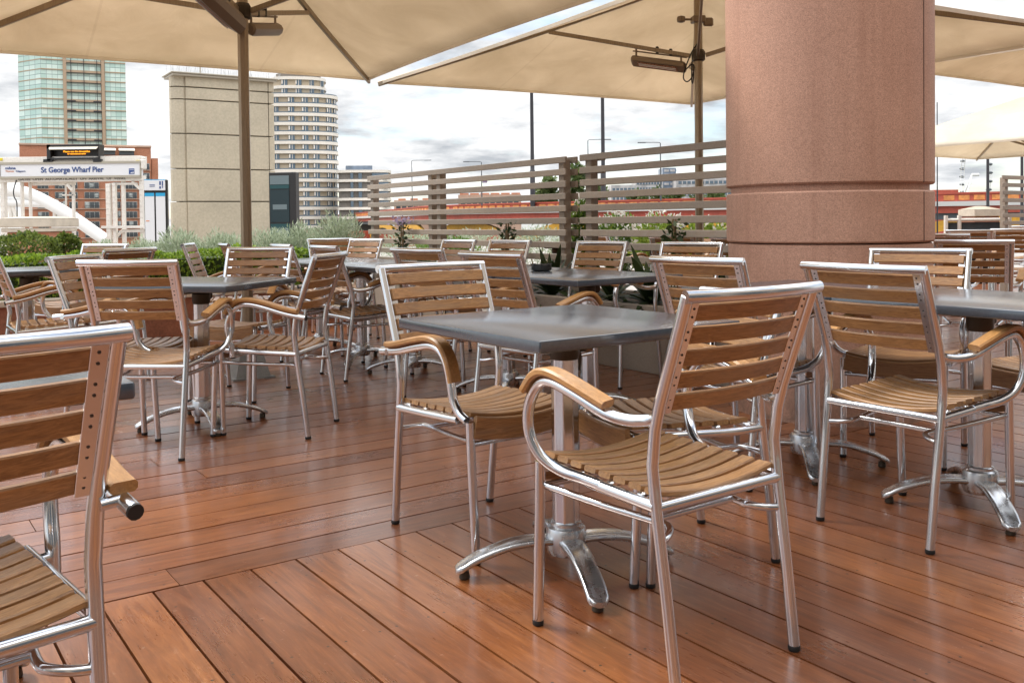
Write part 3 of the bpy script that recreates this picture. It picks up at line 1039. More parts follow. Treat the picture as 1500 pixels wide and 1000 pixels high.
ashtray(st(3.15, 4.19), 'round black ashtray on the slate table below the fence')
pa = st(1.20, 7.0)
ashtray((pa.x, pa.y), 'small dark ashtray on the table in front of the clipped hedge')

# ------------------------------------------------------------------ pink pillar
col = thing('granite_pillar', 'broad round pink granite pillar rising out of the deck on the right', 'pillar', (1.669, 4.935, 0))


def arc_drum(name, r0, z0, z1, parent, m='granite'):
    b = MB()
    b.lathe([(r0 - 0.008, z0), (r0, z0 + 0.008), (r0, z1 - 0.008), (r0 - 0.008, z1)], seg=96)
    return b.build(name, m, parent, 30)


arc_drum('base_drum', 0.512, -0.02, 0.868, col)
arc_drum('middle_drum', 0.520, 0.874, 1.128, col)
b = MB()
b.lathe([(0.495, 1.124), (0.495, 1.166)], seg=96)
b.build('recessed_joint', 'granite', col, 30)
arc_drum('shaft_drum', 0.520, 1.162, 6.2, col)
b = MB()
for a in (R(-49.8), R(70), R(160)):
    ca, sa = math.cos(a), math.sin(a)
    b.box((0.5195 * ca, 0.5195 * sa, 3.6), (0.004, 0.006, 4.87), a)
    b.box((0.5195 * ca, 0.5195 * sa, 1.0), (0.004, 0.006, 0.24), a)
b.build('vertical_joint', 'joint', col, 0)

# ------------------------------------------------------------------ parasols
def parasol(name, label, s_, t_, half, ht, rim, apex, pole_top, rot=0.0, base=True, sag=0.06, grp='cream parasols'):
    c = st(s_, t_)
    t = thing(name, label, 'parasol', c, DECK + R(rot), grp)
    n = 20
    cv = MB()

    def zc(x, y):
        """fabric height at normalised x, y in [-1, 1]"""
        mx_, mn = max(abs(x), abs(y)), min(abs(x), abs(y))
        k = mx_
        z = apex + (rim - apex) * k
        if k > 1e-6:
            e = 1 - (mn / k) ** 2
            z += -0.05 * math.sin(math.pi * k) * e * (apex - rim) * 0.9
            z -= 0.02 * math.sin(math.pi * k)
        return z
    vs, fs = [], []
    for i in range(n + 1):
        for j in range(n + 1):
            x, y = 2 * i / n - 1, 2 * j / n - 1
            mx_, mn = max(abs(x), abs(y)), min(abs(x), abs(y))
            pull = 1.0
            if mx_ > 1e-6:
                pull = 1 - sag * 0.55 * (1 - (mn / mx_) ** 2) * mx_ ** 2
            vs.append((x * half * pull, y * ht * pull, zc(x, y)))
    for i in range(n):
        for j in range(n):
            a_, b_, c_, d_ = i * (n + 1) + j, (i + 1) * (n + 1) + j, (i + 1) * (n + 1) + j + 1, i * (n + 1) + j + 1
            if (i < n / 2) == (j < n / 2):
                fs += [(a_, b_, c_), (a_, c_, d_)]
            else:
                fs += [(a_, b_, d_), (b_, c_, d_)]
    cv.add(vs, fs)
    co = cv.build('canopy', 'canvas', t, 18)
    md = co.modifiers.new('thickness', 'SOLIDIFY')
    md.thickness = 0.003
    md.offset = 0
    # stitched hem along the rim
    hm = MB()
    for sx, sy, ax in ((1, 0, 1), (-1, 0, 1), (0, 1, 0), (0, -1, 0)):
        path = []
        for k in range(n + 1):
            w = 2 * k / n - 1
            x, y = (sx, w) if ax == 1 else (w, sy)
            pull = 1 - sag * 0.55 * (1 - w * w)
            path.append((x * half * pull, y * ht * pull, rim - 0.012))
        hm.sweep(path, rprof(0.03, 0.004, 0.001), (0, 0, 1))
    hm.build('hem', 'canvas', co, 30)
    # pole, hub, ribs and struts
    p = MB()
    p.tube([(0, 0, 0.30 if base else 0), (0, 0, pole_top)], 0.036, 8)
    p.build('pole', 'pole', t, 30)
    h = MB()
    zs = rim + 0.03
    h.lathe([(0.045, zs - 0.05), (0.058, zs - 0.04), (0.058, zs + 0.03), (0.045, zs + 0.05)], seg=8)
    h.build('runner', 'bracket', t, 30)
    h = MB()
    h.lathe([(0.05, apex - 0.12), (0.065, apex - 0.10), (0.065, apex - 0.04), (0.04, apex - 0.02)], seg=8)
    h.build('hub', 'bracket', t, 30)
    for sx in (-1, 1):
        for sy in (-1, 1):
            rb = MB()
            ex = 1.012
            sdv = Vector((-sy * ht, sx * half, 0))
            pts = [(sx * 0.04, sy * 0.04, apex - 0.06), (sx * half * 0.5, sy * ht * 0.5, zc(0.5, 0.5) - 0.035), (sx * half * ex, sy * ht * ex, rim - 0.028)]
            rb.sweep(smooth_path(pts, 4), rprof(0.026, 0.046, 0.004), sdv)
            ro = rb.build('rib', 'pole', t, 30)
            k = 0.44
            sb = MB()
            sb.sweep([(sx * 0.045, sy * 0.045, zs), (sx * half * k, sy * ht * k, zc(k, k) - 0.055)], rprof(0.022, 0.036, 0.003), sdv)
            sb.build('strut', 'pole', ro, 30)
    if base:
        bs = MB()
        for sx in (-1, 1):
            for sy in (-1, 1):
                bs.prism([(sx * 0.10 + a * 0.035, sy * 0.10 + b_ * 0.035) for a, b_ in ((-1, -1), (1, -1), (1, 1), (-1, 1))], 0.0, 0.012)
        vs = [(x * w, y * w, z) for w, z in ((0.115, 0.0), (0.075, 0.155), (0.058, 0.165), (0.050, 0.165)) for x, y in ((-1, -1), (1, -1), (1, 1), (-1, 1))]
        bs.add(vs, [(i * 4 + k, i * 4 + (k + 1) % 4, (i + 1) * 4 + (k + 1) % 4, (i + 1) * 4 + k) for i in range(3) for k in range(4)] + [(12, 13, 14, 15)])
        bs.lathe([(0.040, 0.165), (0.046, 0.17), (0.046, 0.33), (0.040, 0.34)], seg=12)
        bs.build('stand', 'base_steel', t, 30)
    return t, c, zs


u1, c1, z1 = parasol('parasol', 'nearest cream parasol, its underside filling the top above the pier sign', 2.09, 5.98, 1.72, 2.06, 2.35, 2.98, 2.95, -4)
u2, c2, z2 = parasol('parasol', 'cream parasol whose pole rises behind the slatted fence next to the pillar', 6.0, 5.69, 1.97, 2.35, 2.38, 3.12, 3.05, -5)
u3, c3, z3 = parasol('parasol', 'cream parasol beyond the pillar, only a dark strip of underside showing', 10.03, 3.03, 2.1, 2.1, 2.4, 3.2, 3.15)
u4, c4, z4 = parasol('parasol', 'far cream parasol with its sunlit upper slope and one rib showing', 16.3, 7.85, 2.05, 2.05, 2.14, 3.05, 3.0)


def heater(c, s_dir, zs, r0, label, length=0.46, tilt=0.0, cable=True, rot=0.0, fat=0.72):
    """infra-red heater hung below a strut; s_dir = direction of the strut in the deck frame"""
    ang = DECK + R(rot) + math.atan2(s_dir[1], s_dir[0])
    t = thing('patio_heater', label, 'heater', (c[0], c[1], zs), ang, 'infra red heaters under the parasols')
    b = MB()
    # D-shaped shell, open face turned down and to one side
    prof = [(-0.055, -0.045), (-0.07, -0.01), (-0.062, 0.03), (-0.03, 0.055), (0.02, 0.058), (0.058, 0.035), (0.07, -0.005), (0.05, -0.05)]
    ca, sa = math.cos(tilt), math.sin(tilt)
    prof = [((y * ca - z * sa) * fat, (y * sa + z * ca) * fat) for y, z in prof]
    zc_ = -0.115
    sl = 0.20
    xs = [(r0 - 0.012, 0.7), (r0, 0.97), (r0 + 0.02, 1.0), (r0 + length - 0.02, 1.0), (r0 + length, 0.97), (r0 + length + 0.012, 0.7)]
    vs = [(x, y * k, zc_ + z * k + sl * x) for x, k in xs for y, z in prof]
    n = len(prof)
    fs = [(i * n + k, i * n + (k + 1) % n, (i + 1) * n + (k + 1) % n, (i + 1) * n + k) for i in range(len(xs) - 1) for k in range(n)]
    fs += [tuple(range(n))[::-1], tuple((len(xs) - 1) * n + k for k in range(n))]
    b.add(vs, fs)
    sh = b.build('shell', 'heater', t, 35)
    # element window in the open face
    g_ = MB()
    p0, p1 = prof[7], prof[0]
    my, mz = (p0[0] + p1[0]) / 2, (p0[1] + p1[1]) / 2
    dy_, dz_ = (p0[0] - p1[0]), (p0[1] - p1[1])
    ln = math.hypot(dy_, dz_)
    ny, nz = dz_ / ln, -dy_ / ln
    if nz > 0:
        ny, nz = -ny, -nz
    e = 0.004
    q_ = [(my + dy_ * 0.34 + ny * e, mz + dz_ * 0.34 + nz * e), (my - dy_ * 0.34 + ny * e, mz - dz_ * 0.34 + nz * e)]
    x0, x1 = r0 + 0.06, r0 + length - 0.05
    g_.add([(x0, q_[0][0], zc_ + q_[0][1] + sl * x0), (x1, q_[0][0], zc_ + q_[0][1] + sl * x1), (x1, q_[1][0], zc_ + q_[1][1] + sl * x1), (x0, q_[1][0], zc_ + q_[1][1] + sl * x0)], [(0, 1, 2, 3)])
    g_.build('element_grille', 'heater_glow', sh, 0)
    r_ = MB()
    for k in range(2):
        yy = my + dy_ * (0.1 - 0.2 * k) + ny * 0.009
        zz = mz + dz_ * (0.1 - 0.2 * k) + nz * 0.009
        r_.tube([(x0 + 0.01, yy, zc_ + zz + sl * x0), (x1 - 0.01, yy, zc_ + zz + sl * x1)], 0.0035, 6)
    r_.build('heating_rod', 'spike', sh, 30)
    k_ = MB()
    for x in (r0 + 0.03, r0 + length - 0.03):
        k_.box((x, 0, zc_ + 0.075 + sl * x), (0.016, 0.012, 0.075), 0, 0.002)
    xm = r0 + length / 2
    k_.sweep([(r0 - 0.02, 0, -0.03 + sl * (r0 - 0.02)), (r0 + length, 0, -0.03 + sl * (r0 + length))], rprof(0.014, 0.012, 0.002), (0, 1, 0))
    k_.build('mount_bracket', 'heater', t, 30)
    for x in (r0 + 0.12, r0 + 0.24):
        st_m = MB()
        st_m.box((x, 0, -0.012 + 0.24 * x), (0.022, 0.036, 0.062), 0, 0.003)
        st_m.build('clamp_strap', 'black_rubber', t, 30)
    if cable:
        cb = MB()
        cb.tube(smooth_path([(0.0, 0.03, 0.10), (0.05, 0.045, 0.02), (0.10, 0.05, -0.10), (0.12, 0.05, -0.19), (0.09, 0.045, -0.225), (0.05, 0.04, -0.19), (0.03, 0.035, -0.11), (0.05, 0.03, -0.075), (r0 - 0.01, 0.0, zc_)], 5), 0.0055, 7)
        cb.build('power_cable', 'cable', t, 40)
    return t


heater(c1, (1.72, 2.06), z1, 0.10, 'bronze heater with a cable loop under the far strut of the nearest parasol', tilt=0.5, rot=-4)
heater(c1, (-1.72, -2.06), z1, 0.10, 'large bronze heater pointing at us under the nearest parasol', tilt=-0.5, cable=False, rot=-4, fat=1.15, length=0.54)
heater(c2, (-2.0, 2.62), z2, 0.12, 'heater with a copper grille hung beside the parasol pole behind the fence', tilt=0.75, rot=-5)
heater(c2, (2.0, 2.62), z2, 0.12, 'heater at the parasol pole half hidden by the pink pillar', tilt=0.5, rot=-5)


def clamp(c, z, label, ang):
    b = MB()
    b.box((0, 0, 0), (0.11, 0.10, 0.06), 0, 0.008)
    t = thing('crank_clamp', label, 'clamp', (c[0], c[1], z), ang)
    b.build('clamp_body', 'heater', t)
    k = MB()
    k.tube([(-0.055, 0, 0), (-0.13, 0, 0.0)], 0.010, 8)
    k.lathe([(0.012, -0.03), (0.034, -0.022), (0.038, 0.0), (0.034, 0.022), (0.012, 0.03)], (-0.15, 0, 0), 14)
    k.build('crank_handle', 'heater', t)
    k = MB()
    k.box((0.09, 0, -0.02), (0.09, 0.03, 0.075), 0, 0.012)
    k.build('clamp_wing', 'heater', t)
    return t


clamp(c2, 2.72, 'crank clamp with a round knob above the copper grilled heater', 0.1)
clamp(c1, 2.78, 'crank clamp high on the nearest parasol pole among its struts', 0.5)

# ------------------------------------------------------------------ slatted fences and planters
def fence(label, s_, t0, t1, ztop, posts, nr=10, pitch=0.0955, axis='t'):
    t = thing('slatted_fence', label, 'fence', st(s_, t0) if axis == 't' else st(t0, s_), DECK, 'taupe slatted fence panels')
    L = t1 - t0
    for i in range(nr):
        z = ztop - 0.026 - pitch * i
        b = MB()
        d = (0.020, L + random.uniform(-0.006, 0.006), 0.049) if axis == 't' else (L, 0.020, 0.049)
        b.box((-0.047, L / 2, z) if axis == 't' else (L / 2, -0.047, z), d, 0, 0.003)
        o_ = b.build('rail', 'fence', t, 30)
        if axis == 't':
            b = MB()
            b.box((0.047, posts[0] - t0, z), (0.020, 0.20, 0.049), 0, 0.003)
            b.build('rail_end', 'fence', t, 30)
    for p in posts:
        b = MB()
        q0 = p - t0
        b.box((0, q0, ztop / 2 - 0.01) if axis == 't' else (q0, 0, ztop / 2 - 0.01), (0.07, 0.07, ztop - 0.03), 0, 0.004)
        b.build('post', 'fence', t, 30)
    return t


fence('long taupe slatted fence panel left of the gap, behind the row of tables', 4.60, 5.72, 9.16, 1.5, (5.80, 7.70, 7.86, 9.10))
fence('taupe slatted fence panel between the gap and the pink pillar', 4.60, 3.60, 5.55, 1.5, (5.47, 3.68))
fence('small taupe slatted fence panel at the far right edge', 6.05, 11.72, 14.2, 1.5, (11.85, 14.1), axis='s')


def planter(name, label, s0, s1, t0, t1, h, m, ledge=None):
    c = st((s0 + s1) / 2, (t0 + t1) / 2)
    t = thing(name, label, 'planter', c, DECK)
    ls, lt, w = s1 - s0, t1 - t0, 0.06
    b = MB()
    b.box((-ls / 2 + w / 2, 0, h / 2), (w, lt, h), 0, 0.004)
    b.box((ls / 2 - w / 2, 0, h / 2), (w, lt, h), 0, 0.004)
    b.box((0, -lt / 2 + w / 2, h / 2), (ls - 2 * w, w, h), 0, 0.004)
    b.box((0, lt / 2 - w / 2, h / 2), (ls - 2 * w, w, h), 0, 0.004)
    b.build('wall', m, t, 30)
    s_ = MB()
    s_.box((0, 0, h / 2 - 0.02), (ls - 2 * w, lt - 2 * w, h - 0.06))
    s_.build('soil', 'soil', t, 0)
    if ledge:
        l = MB()
        l.box((0, -lt / 2 + 0.07, h + 0.025), (ls + 0.04, 0.2, 0.05), 0, 0.006)
        l.build('coping', ledge, t, 30)
    return t


planter('planter', 'long taupe planter wall under the slatted fences', 4.20, 5.05, 3.62, 8.45, 0.44, 'planter')
planter('planter', 'low terracotta planter with a pale stone coping below the green hedge', -3.5, 4.15, 8.62, 10.6, 0.34, 'brickwall', 'ledge')


# ------------------------------------------------------------------ foliage
def leaves(mb, n, sampler, size, aspect=2.2, up=0.3, jitter=0.4, fold=True):
    for _ in range(n):
        p, nrm = sampler()
        p = Vector(p)
        d = Vector((random.gauss(0, 1), random.gauss(0, 1), random.gauss(0, 1) + up)).normalized()
        d = (d * jitter + Vector(nrm) * (1 - jitter)).normalized()
        sd_ = d.cross(Vector((random.gauss(0, 1), random.gauss(0, 1), random.gauss(0, 1)))).normalized()
        L = size * random.uniform(0.6, 1.3)
        w = L / aspect
        mb.add([p, p + d * L * 0.5 + sd_ * w * 0.5, p + d * L, p + d * L * 0.5 - sd_ * w * 0.5], [(0, 1, 2, 3)])


def blob_sampler(c, r, shell=0.55, lumps=None, hemi=False):
    c = Vector(c)
    ph = [random.uniform(0, 6.28) for _ in range(6)]

    def f():
        while True:
            d = Vector((random.gauss(0, 1), random.gauss(0, 1), random.gauss(0, 1))).normalized()
            if not hemi or d.z > -0.35:
                break
        k = 1 + 0.10 * math.sin(3 * math.atan2(d.y, d.x) + ph[0]) + 0.09 * math.sin(5 * d.z + ph[1]) + 0.07 * math.sin(7 * math.atan2(d.x, d.z) + ph[2])
        q_ = k * (shell + (1 - shell) * random.random() ** 0.6)
        return c + Vector((d.x * r[0], d.y * r[1], d.z * r[2])) * q_, d
    return f


def shrub(name, label, cat, c, r, n, size, m, aspect=2.2, up=0.3, jitter=0.5, group=None, stem=True, extra=None, base_z=None, shell=0.45):
    zb_ = base_z if base_z is not None else c[2] - r[2]
    t = thing(name, label, cat, (c[0], c[1], zb_), 0, group)
    b = MB()
    leaves(b, n, blob_sampler((0, 0, c[2] - zb_), r, shell), size, aspect, up, jitter)
    b.build('foliage', m, t, 0)
    if stem:
        s_ = MB()
        for k in range(5):
            a = random.uniform(0, 6.28)
            s_.tube([(0.03 * math.cos(a), 0.03 * math.sin(a), 0), (r[0] * 0.3 * math.cos(a), r[1] * 0.3 * math.sin(a), (c[2] - zb_) * 0.7), (r[0] * 0.6 * math.cos(a), r[1] * 0.6 * math.sin(a), (c[2] - zb_) * 1.05)], [0.012, 0.009, 0.004], 6)
        s_.build('stem', 'stem', t, 40)
    if extra:
        em, en, es = extra
        e = MB()
        leaves(e, en, blob_sampler((0, 0, c[2] - zb_ + r[2] * 0.15), (r[0] * 1.02, r[1] * 1.02, r[2]), 0.85), es, 1.3, 0.4, 0.5)
        e.build('flowers', em, t, 0)
    return t


# clipped hedge on the low planter
hd = thing('clipped_hedge', 'long clipped green box hedge along the low planter behind the left tables', 'hedge', st(0.3, 9.0, 0.32), DECK)
hb = MB()
HL, HW, HT = 7.3, 0.42, 0.42


def hedge_s():
    k = random.random()
    x = random.uniform(-HL / 2, HL / 2)
    if k < 0.5:
        p, n_ = (x, -HW / 2 + abs(random.gauss(0, 0.025)) - 0.01, random.uniform(0.0, HT)), (0, -1, 0.3)
    elif k < 0.9:
        p, n_ = (x, random.uniform(-HW / 2, HW / 2), HT - abs(random.gauss(0, 0.025)) + 0.012), (0, 0, 1)
    else:
        p, n_ = (x, HW / 2, random.uniform(0, HT)), (0, 1, 0.3)
    q_ = 0.02 * math.sin(x * 5.1) + 0.015 * math.sin(x * 13.7 + 1)
    return (p[0], p[1], p[2] + q_ * (p[2] / HT)), n_


leaves(hb, 26000, hedge_s, 0.034, 1.8, 0.5, 0.6)
hb.build('foliage', 'leaf_hedge', hd, 0)
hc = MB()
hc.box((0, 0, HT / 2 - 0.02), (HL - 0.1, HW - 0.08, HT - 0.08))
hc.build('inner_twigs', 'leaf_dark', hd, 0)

# topiary balls and silver shrubs behind the hedge (image column, distance, top row, half width px)
for (u_, Y, vt, wpx, label) in ((38, 10.6, 341, 52, 'large rounded topiary bush at the far left behind the hedge'), (97, 10.9, 343, 19, 'small rounded topiary bush right of the large one')):
    p = at(u_, vt, Y)
    rx = wpx / FPX * Y
    rz = max(0.16, rx * 0.55)
    shrub('topiary_bush', label, 'bush', (p.x, p.y, p.z - rz), (rx, rx * 0.8, rz), 5200 if rx > 0.3 else 2200, 0.042, 'leaf_ball', 1.7, group='rounded topiary bushes', base_z=0.3, shell=0.75)
lav = [(150, 11.2, 356, 26, 'low silver leaved shrub between the topiary and the hedge chairs'),
       (205, 11.0, 350, 34, 'silver leaved shrub below the information totem'),
       (262, 10.7, 337, 38, 'silver leaved shrub in front of the left end of the concrete slab'),
       (325, 10.5, 339, 36, 'silver leaved shrub in front of the concrete slab, left of the parasol pole'),
       (395, 10.4, 341, 36, 'silver leaved shrub right of the parasol pole'),
       (440, 10.2, 333, 30, 'silver leaved shrub below the dark notice board'),
       (497, 9.8, 316, 34, 'tallest silver leaved shrub at the left end of the slatted fence')]
for (u_, Y, vt, wpx, label) in lav:
    p = at(u_, vt, Y)
    rx = wpx / FPX * Y * 1.15
    hgt = p.z - 0.30
    rz = hgt / 2 + 0.03
    shrub('silver_shrub', label, 'shrub', (p.x, p.y, p.z - rz), (rx, rx * 0.9, rz), 5200, 0.062, 'leaf_lav', 5.5, 1.3, 0.55, group='silver leaved shrubs', base_z=0.3, shell=0.35)


def stake_plant(s_, t_, h, label, flowers=False):
    t = thing('climbing_plant', label, 'plant', st(s_, t_, 0.42), 0, 'climbers tied to stakes')
    b = MB()
    for k in range(3):
        a = 2.1 * k
        b.tube([(0.03 * math.cos(a), 0.03 * math.sin(a), 0), (0.02 * math.cos(a + 1), 0.02 * math.sin(a + 1), h * 0.5), (0.012 * math.cos(a), 0.012 * math.sin(a), h)], 0.006, 6)
    b.build('stake', 'stem', t, 40)
    l = MB()

    def f():
        z = h * (0.35 + 0.65 * random.random() ** 0.8)
        r_ = 0.035 + 0.05 * (z / h) ** 2
        a = random.uniform(0, 6.28)
        return (r_ * math.cos(a) * random.random(), r_ * math.sin(a) * random.random(), z), (math.cos(a), math.sin(a), 0.2)
    leaves(l, 130, f, 0.048, 2.0, 0.0, 0.5)
    l.build('foliage', 'leaf_dark', t, 0)
    if flowers:
        e = MB()
        leaves(e, 60, lambda: ((random.gauss(0, 0.05), random.gauss(0, 0.05), h + random.gauss(0.0, 0.02)), (0, 0, 1)), 0.04, 1.3, 0.5, 0.6)
        e.build('flowers', 'petal_mauve', t, 0)
    return t


stake_plant(4.45, 8.22, 0.58, 'tied climber with mauve tips at the left part of the slatted fence', True)
stake_plant(4.42, 6.35, 0.56, 'thin tied climber before the middle of the broad fence panel')
stake_plant(4.42, 4.42, 0.58, 'dark tied climber before the fence panel next to the pillar')


def rosette(s_, t_, n, L, label, m='leaf_dark', z=0.42, grp='strappy leaved plants in the fence planter'):
    t = thing('strappy_plant', label, 'plant', st(s_, t_, z), 0, grp)
    b = MB()
    for k in range(n):
        a = random.uniform(0, 6.28)
        el = random.uniform(0.25, 1.35)
        l = L * random.uniform(0.6, 1.1)
        d = Vector((math.cos(a), math.sin(a), 0))
        w = l * 0.075
        sd_ = Vector((-d.y, d.x, 0))
        pts = []
        for j in range(6):
            q_ = j / 5
            pts.append(d * (l * q_ * math.cos(el)) + Vector((0, 0, l * (math.sin(el) * q_ - 0.55 * q_ * q_ * math.cos(el)))))
        ws = [0.5, 0.9, 1.0, 0.85, 0.55, 0.05]
        vs = []
        for p_, ww in zip(pts, ws):
            vs += [p_ - sd_ * w * ww, p_ + sd_ * w * ww]
        b.add(vs, [(2 * j, 2 * j + 1, 2 * j + 3, 2 * j + 2) for j in range(5)])
    b.build('leaves', m, t, 40)
    return t


rosette(4.40, 7.72, 46, 0.42, 'broad leaved dark plant below the fence, right of the mauve tipped climber')
rosette(4.42, 6.62, 30, 0.36, 'low dark strappy plant between two far chairs')
rosette(4.40, 5.72, 50, 0.44, 'dark strappy plant at the fence post, behind the ashtray')
rosette(4.40, 4.62, 56, 0.50, 'large dark strappy plant left of the chair near the pillar')
rosette(4.42, 3.95, 40, 0.42, 'dark strappy plant against the pink pillar')
rosette(4.42, 5.05, 40, 0.40, 'dark strappy plant right of the bright chair at the fence gap')

# planting of the next terrace, seen through the fences
far_sh = [
    (600, 15.0, 340, 46, 'leaf_lav', None, 'silver shrub beyond the left part of the broad fence'),
    (705, 14.5, 336, 52, 'leaf_lav', None, 'silver shrub beyond the middle of the broad fence'),
    (790, 14.0, 331, 46, 'leaf_lav', None, 'silver shrub beyond the right end of the broad fence'),
    (655, 12.5, 348, 40, 'leaf_mid', None, 'green shrub beyond the fence behind the middle posts'),
    (851, 11.0, 297, 15, 'leaf_mid', ('petal', 200, 0.06), 'tall white flowered shrub in the gap between the fences'),
    (905, 11.5, 316, 38, 'leaf_mid', ('petal', 420, 0.055), 'white flowered shrub beyond the right fence, next to the gap'),
    (965, 11.0, 320, 42, 'leaf_lime', ('petal', 380, 0.055), 'lime green shrub with white flowers beyond the right fence'),
    (1030, 10.8, 322, 40, 'leaf_lime', ('petal', 180, 0.055), 'lime green shrub beyond the right fence near the pillar'),
]
for (u_, Y, vt, wpx, m_, ex, label) in far_sh:
    p = at(u_, vt, Y)
    rx = wpx / FPX * Y
    rz = max(0.2, (p.z - 0.35) / 2)
    shrub('flowering_shrub' if ex else 'garden_shrub', label, 'shrub', (p.x, p.y, p.z - rz), (rx, rx * 0.9, rz), 2600, 0.065, m_, 2.6 if m_ != 'leaf_lav' else 5.0, 0.6, 0.5, group='shrubs beyond the fence', base_z=0.0, extra=ex)
rosette(10.15, 3.55, 26, 0.55, 'thin lime strappy plant among the far right chairs', 'leaf_lime', 0.45, None)

# tables and chairs of the next terrace
for (s_, t_, label) in ((6.9, 7.2, 'small far table beyond the fence, behind the thin climber'), (6.6, 5.0, 'small far table beyond the right fence panel'), (6.9, 8.9, 'small far table beyond the left part of the fence')):
    o = dup(tproto)
    o['label'] = label
    o['group'] = 'tables beyond the fence'
    o.location = st(s_, t_)
    o.rotation_euler = (0, 0, DECK)
for (s_, t_, th, label) in ((6.15, 7.2, 30, 'far chair beyond the fence, left of the far table behind the thin climber'), (7.7, 7.1, 215, 'far chair beyond the fence, behind the far table and the thin climber'),
                            (5.9, 5.2, 40, 'far chair beyond the right fence panel, near its gap post'), (7.4, 4.9, 215, 'far chair beyond the right fence panel, behind its far table'), (6.0, 6.0, 60, 'far chair visible through the gap between the two fence panels')):
    o = dup(protos['A'])
    o['label'] = label
    o['group'] = 'chairs beyond the fence'
    o.location = st(s_, t_)
    o.rotation_euler = (0, 0, R(th - 90))

# ------------------------------------------------------------------ pier gate, totem, boards, slab
def pxm(Y):
    return Y / FPX


YG = 17.0
go = at(105, 330, YG)
gate = thing('pier_gate', 'white painted steel pier gate with a name board and riveted posts at the far left', 'gate', (go.x, YG, -0.14))


def G(u_, v_, dy=0.0, Y=YG, o=gate):
    p = at(u_, v_, Y)
    return Vector((p.x, p.y + dy, p.z)) - Vector(o.location)


def gbox(mb, u0, u1, v0, v1, dep, dy=0.0, Y=YG, o=gate, ch=0.004):
    a, b_ = G(u0, v0, dy, Y, o), G(u1, v1, dy, Y, o)
    mb.box(((a.x + b_.x) / 2, a.y + dep / 2, (a.z + b_.z) / 2), (abs(b_.x - a.x), dep, abs(a.z - b_.z)), 0, ch)


b = MB()
gbox(b, -45, 206, 231, 238, 0.30)
b.build('top_beam', 'white_steel', gate, 30)
b = MB()
gbox(b, -45, 208, 259.8, 264.6, 0.20)
b.build('lower_beam', 'white_steel', gate, 30)
b = MB()
gbox(b, 1.5, 206.5, 238.6, 259.2, 0.14, -0.03)
sg_ = b.build('sign_panel', 'sign_white', gate, 30)
b = MB()
for a in ((0, 207.5, 238.0, 239.2), (0, 207.5, 259.0, 259.9), (0, 1.6, 238.6, 259.2), (206, 207.5, 238.6, 259.2)):
    gbox(b, *a, 0.05, -0.05, ch=0.002)
b.build('sign_frame', 'metal_cap', sg_, 30)


def gtext(body, u_, v_, hpx, m_, parent, align='CENTER', dy=-0.035, sx=1.0, bold=0.0, Y=YG, o=gate, sp=1.0, rz=0.0):
    p = G(u_, v_, dy, Y, o)
    size = hpx * pxm(Y) / 0.69
    return text(body, size, m_, 'lettering', parent, Matrix.Translation(p) @ Matrix.Rotation(rz, 4, 'Z') @ Matrix.Rotation(R(90), 4, 'X'), align, 0.003, sx, bold, sp)


gtext('St George Wharf Pier', 107, 249.2, 7.6, 'sign_blue', sg_, sx=0.93, bold=0.0022)
gtext('mbna', 9, 246.8, 3.6, 'sign_blue', sg_, 'LEFT', sx=1.35, bold=0.001)
gtext('Thames', 9.3, 251.2, 2.2, 'sign_orange', sg_, 'LEFT', sx=1.25)
gtext('Clippers', 24.5, 251.2, 2.4, 'sign_blue', sg_, 'LEFT', sx=1.2)
b = MB()
gbox(b, 189.8, 198, 247.2, 255.2, 0.01, -0.036, ch=0.002)
lg_ = b.build('logo', 'sign_blue', sg_, 30)
b = MB()
for i, (x0, y0) in enumerate(((192.2, 254.2), (193.6, 254.2), (195.4, 254.2))):
    a_ = G(x0, y0, -0.038)
    w_ = pxm(YG)
    b.add([a_, a_ + Vector((1.7 * w_, 0, 0)), a_ + Vector((1.5 * w_, 0, (2.0 + 0.5 * i) * w_)), a_ + Vector((0.8 * w_, 0, (1.4 + 0.4 * i) * w_))], [(0, 1, 2, 3)])
gbox(b, 190.3, 197.5, 249.0, 249.4, 0.003, -0.039, ch=0)
b.build('logo_marks', 'sign_white', lg_, 0)
gtext('GATES  OPEN  AUTOMATICALLY  ON  ARRIVAL  OF  VESSEL', 106, 262.2, 3.5, 'sign_grey', gate, dy=-0.006, sx=1.16)
# posts, riveted columns, gusset, rails
for (u0, u1, v0, v1, dp, dy, rv) in ((-1, 7, 264.6, 372, 0.12, 0.02, True), (27, 32, 264.6, 362, 0.08, 0.05, False), (37, 41.5, 264.6, 362, 0.08, 0.1, False), (100, 105, 271, 362, 0.07, 0.12, False),
                                     (156, 164, 269, 366, 0.09, -0.05, True), (164.4, 171, 268, 366, 0.09, -0.02, True), (175, 181.5, 264.6, 366, 0.08, 0.06, False), (203, 210, 264.6, 362, 0.10, 0.02, True)):
    b = MB()
    gbox(b, u0, u1, v0, v1, dp, dy)
    if rv:
        for k in range(11):
            v_ = v0 + 4 + k * 8.2
            if v_ < v1 - 3:
                for uu in ((u0 * 0.7 + u1 * 0.3), (u0 * 0.3 + u1 * 0.7)):
                    p = G(uu, v_, dy)
                    b.box((p.x, p.y - 0.006, p.z), (0.014, 0.012, 0.014), 0, 0.003)
    b.build('post', 'white_steel', gate, 30)
b = MB()
for (u0, u1, v0, v1, dy) in ((42, 105, 266.5, 270.8, 0.12), (86, 105, 284.6, 286.4, 0.12), (90.8, 92.8, 268, 301, 0.1), (150, 216, 331, 334, -0.06), (75, 112, 331.8, 335.5, 0.0), (178, 215, 336, 340, 0.0), (158, 200, 268, 270.5, 0.04)):
    b = MB()
    gbox(b, u0, u1, v0, v1, 0.05, dy, ch=0.003)
    b.build('gate_rail', 'white_steel', gate, 30)
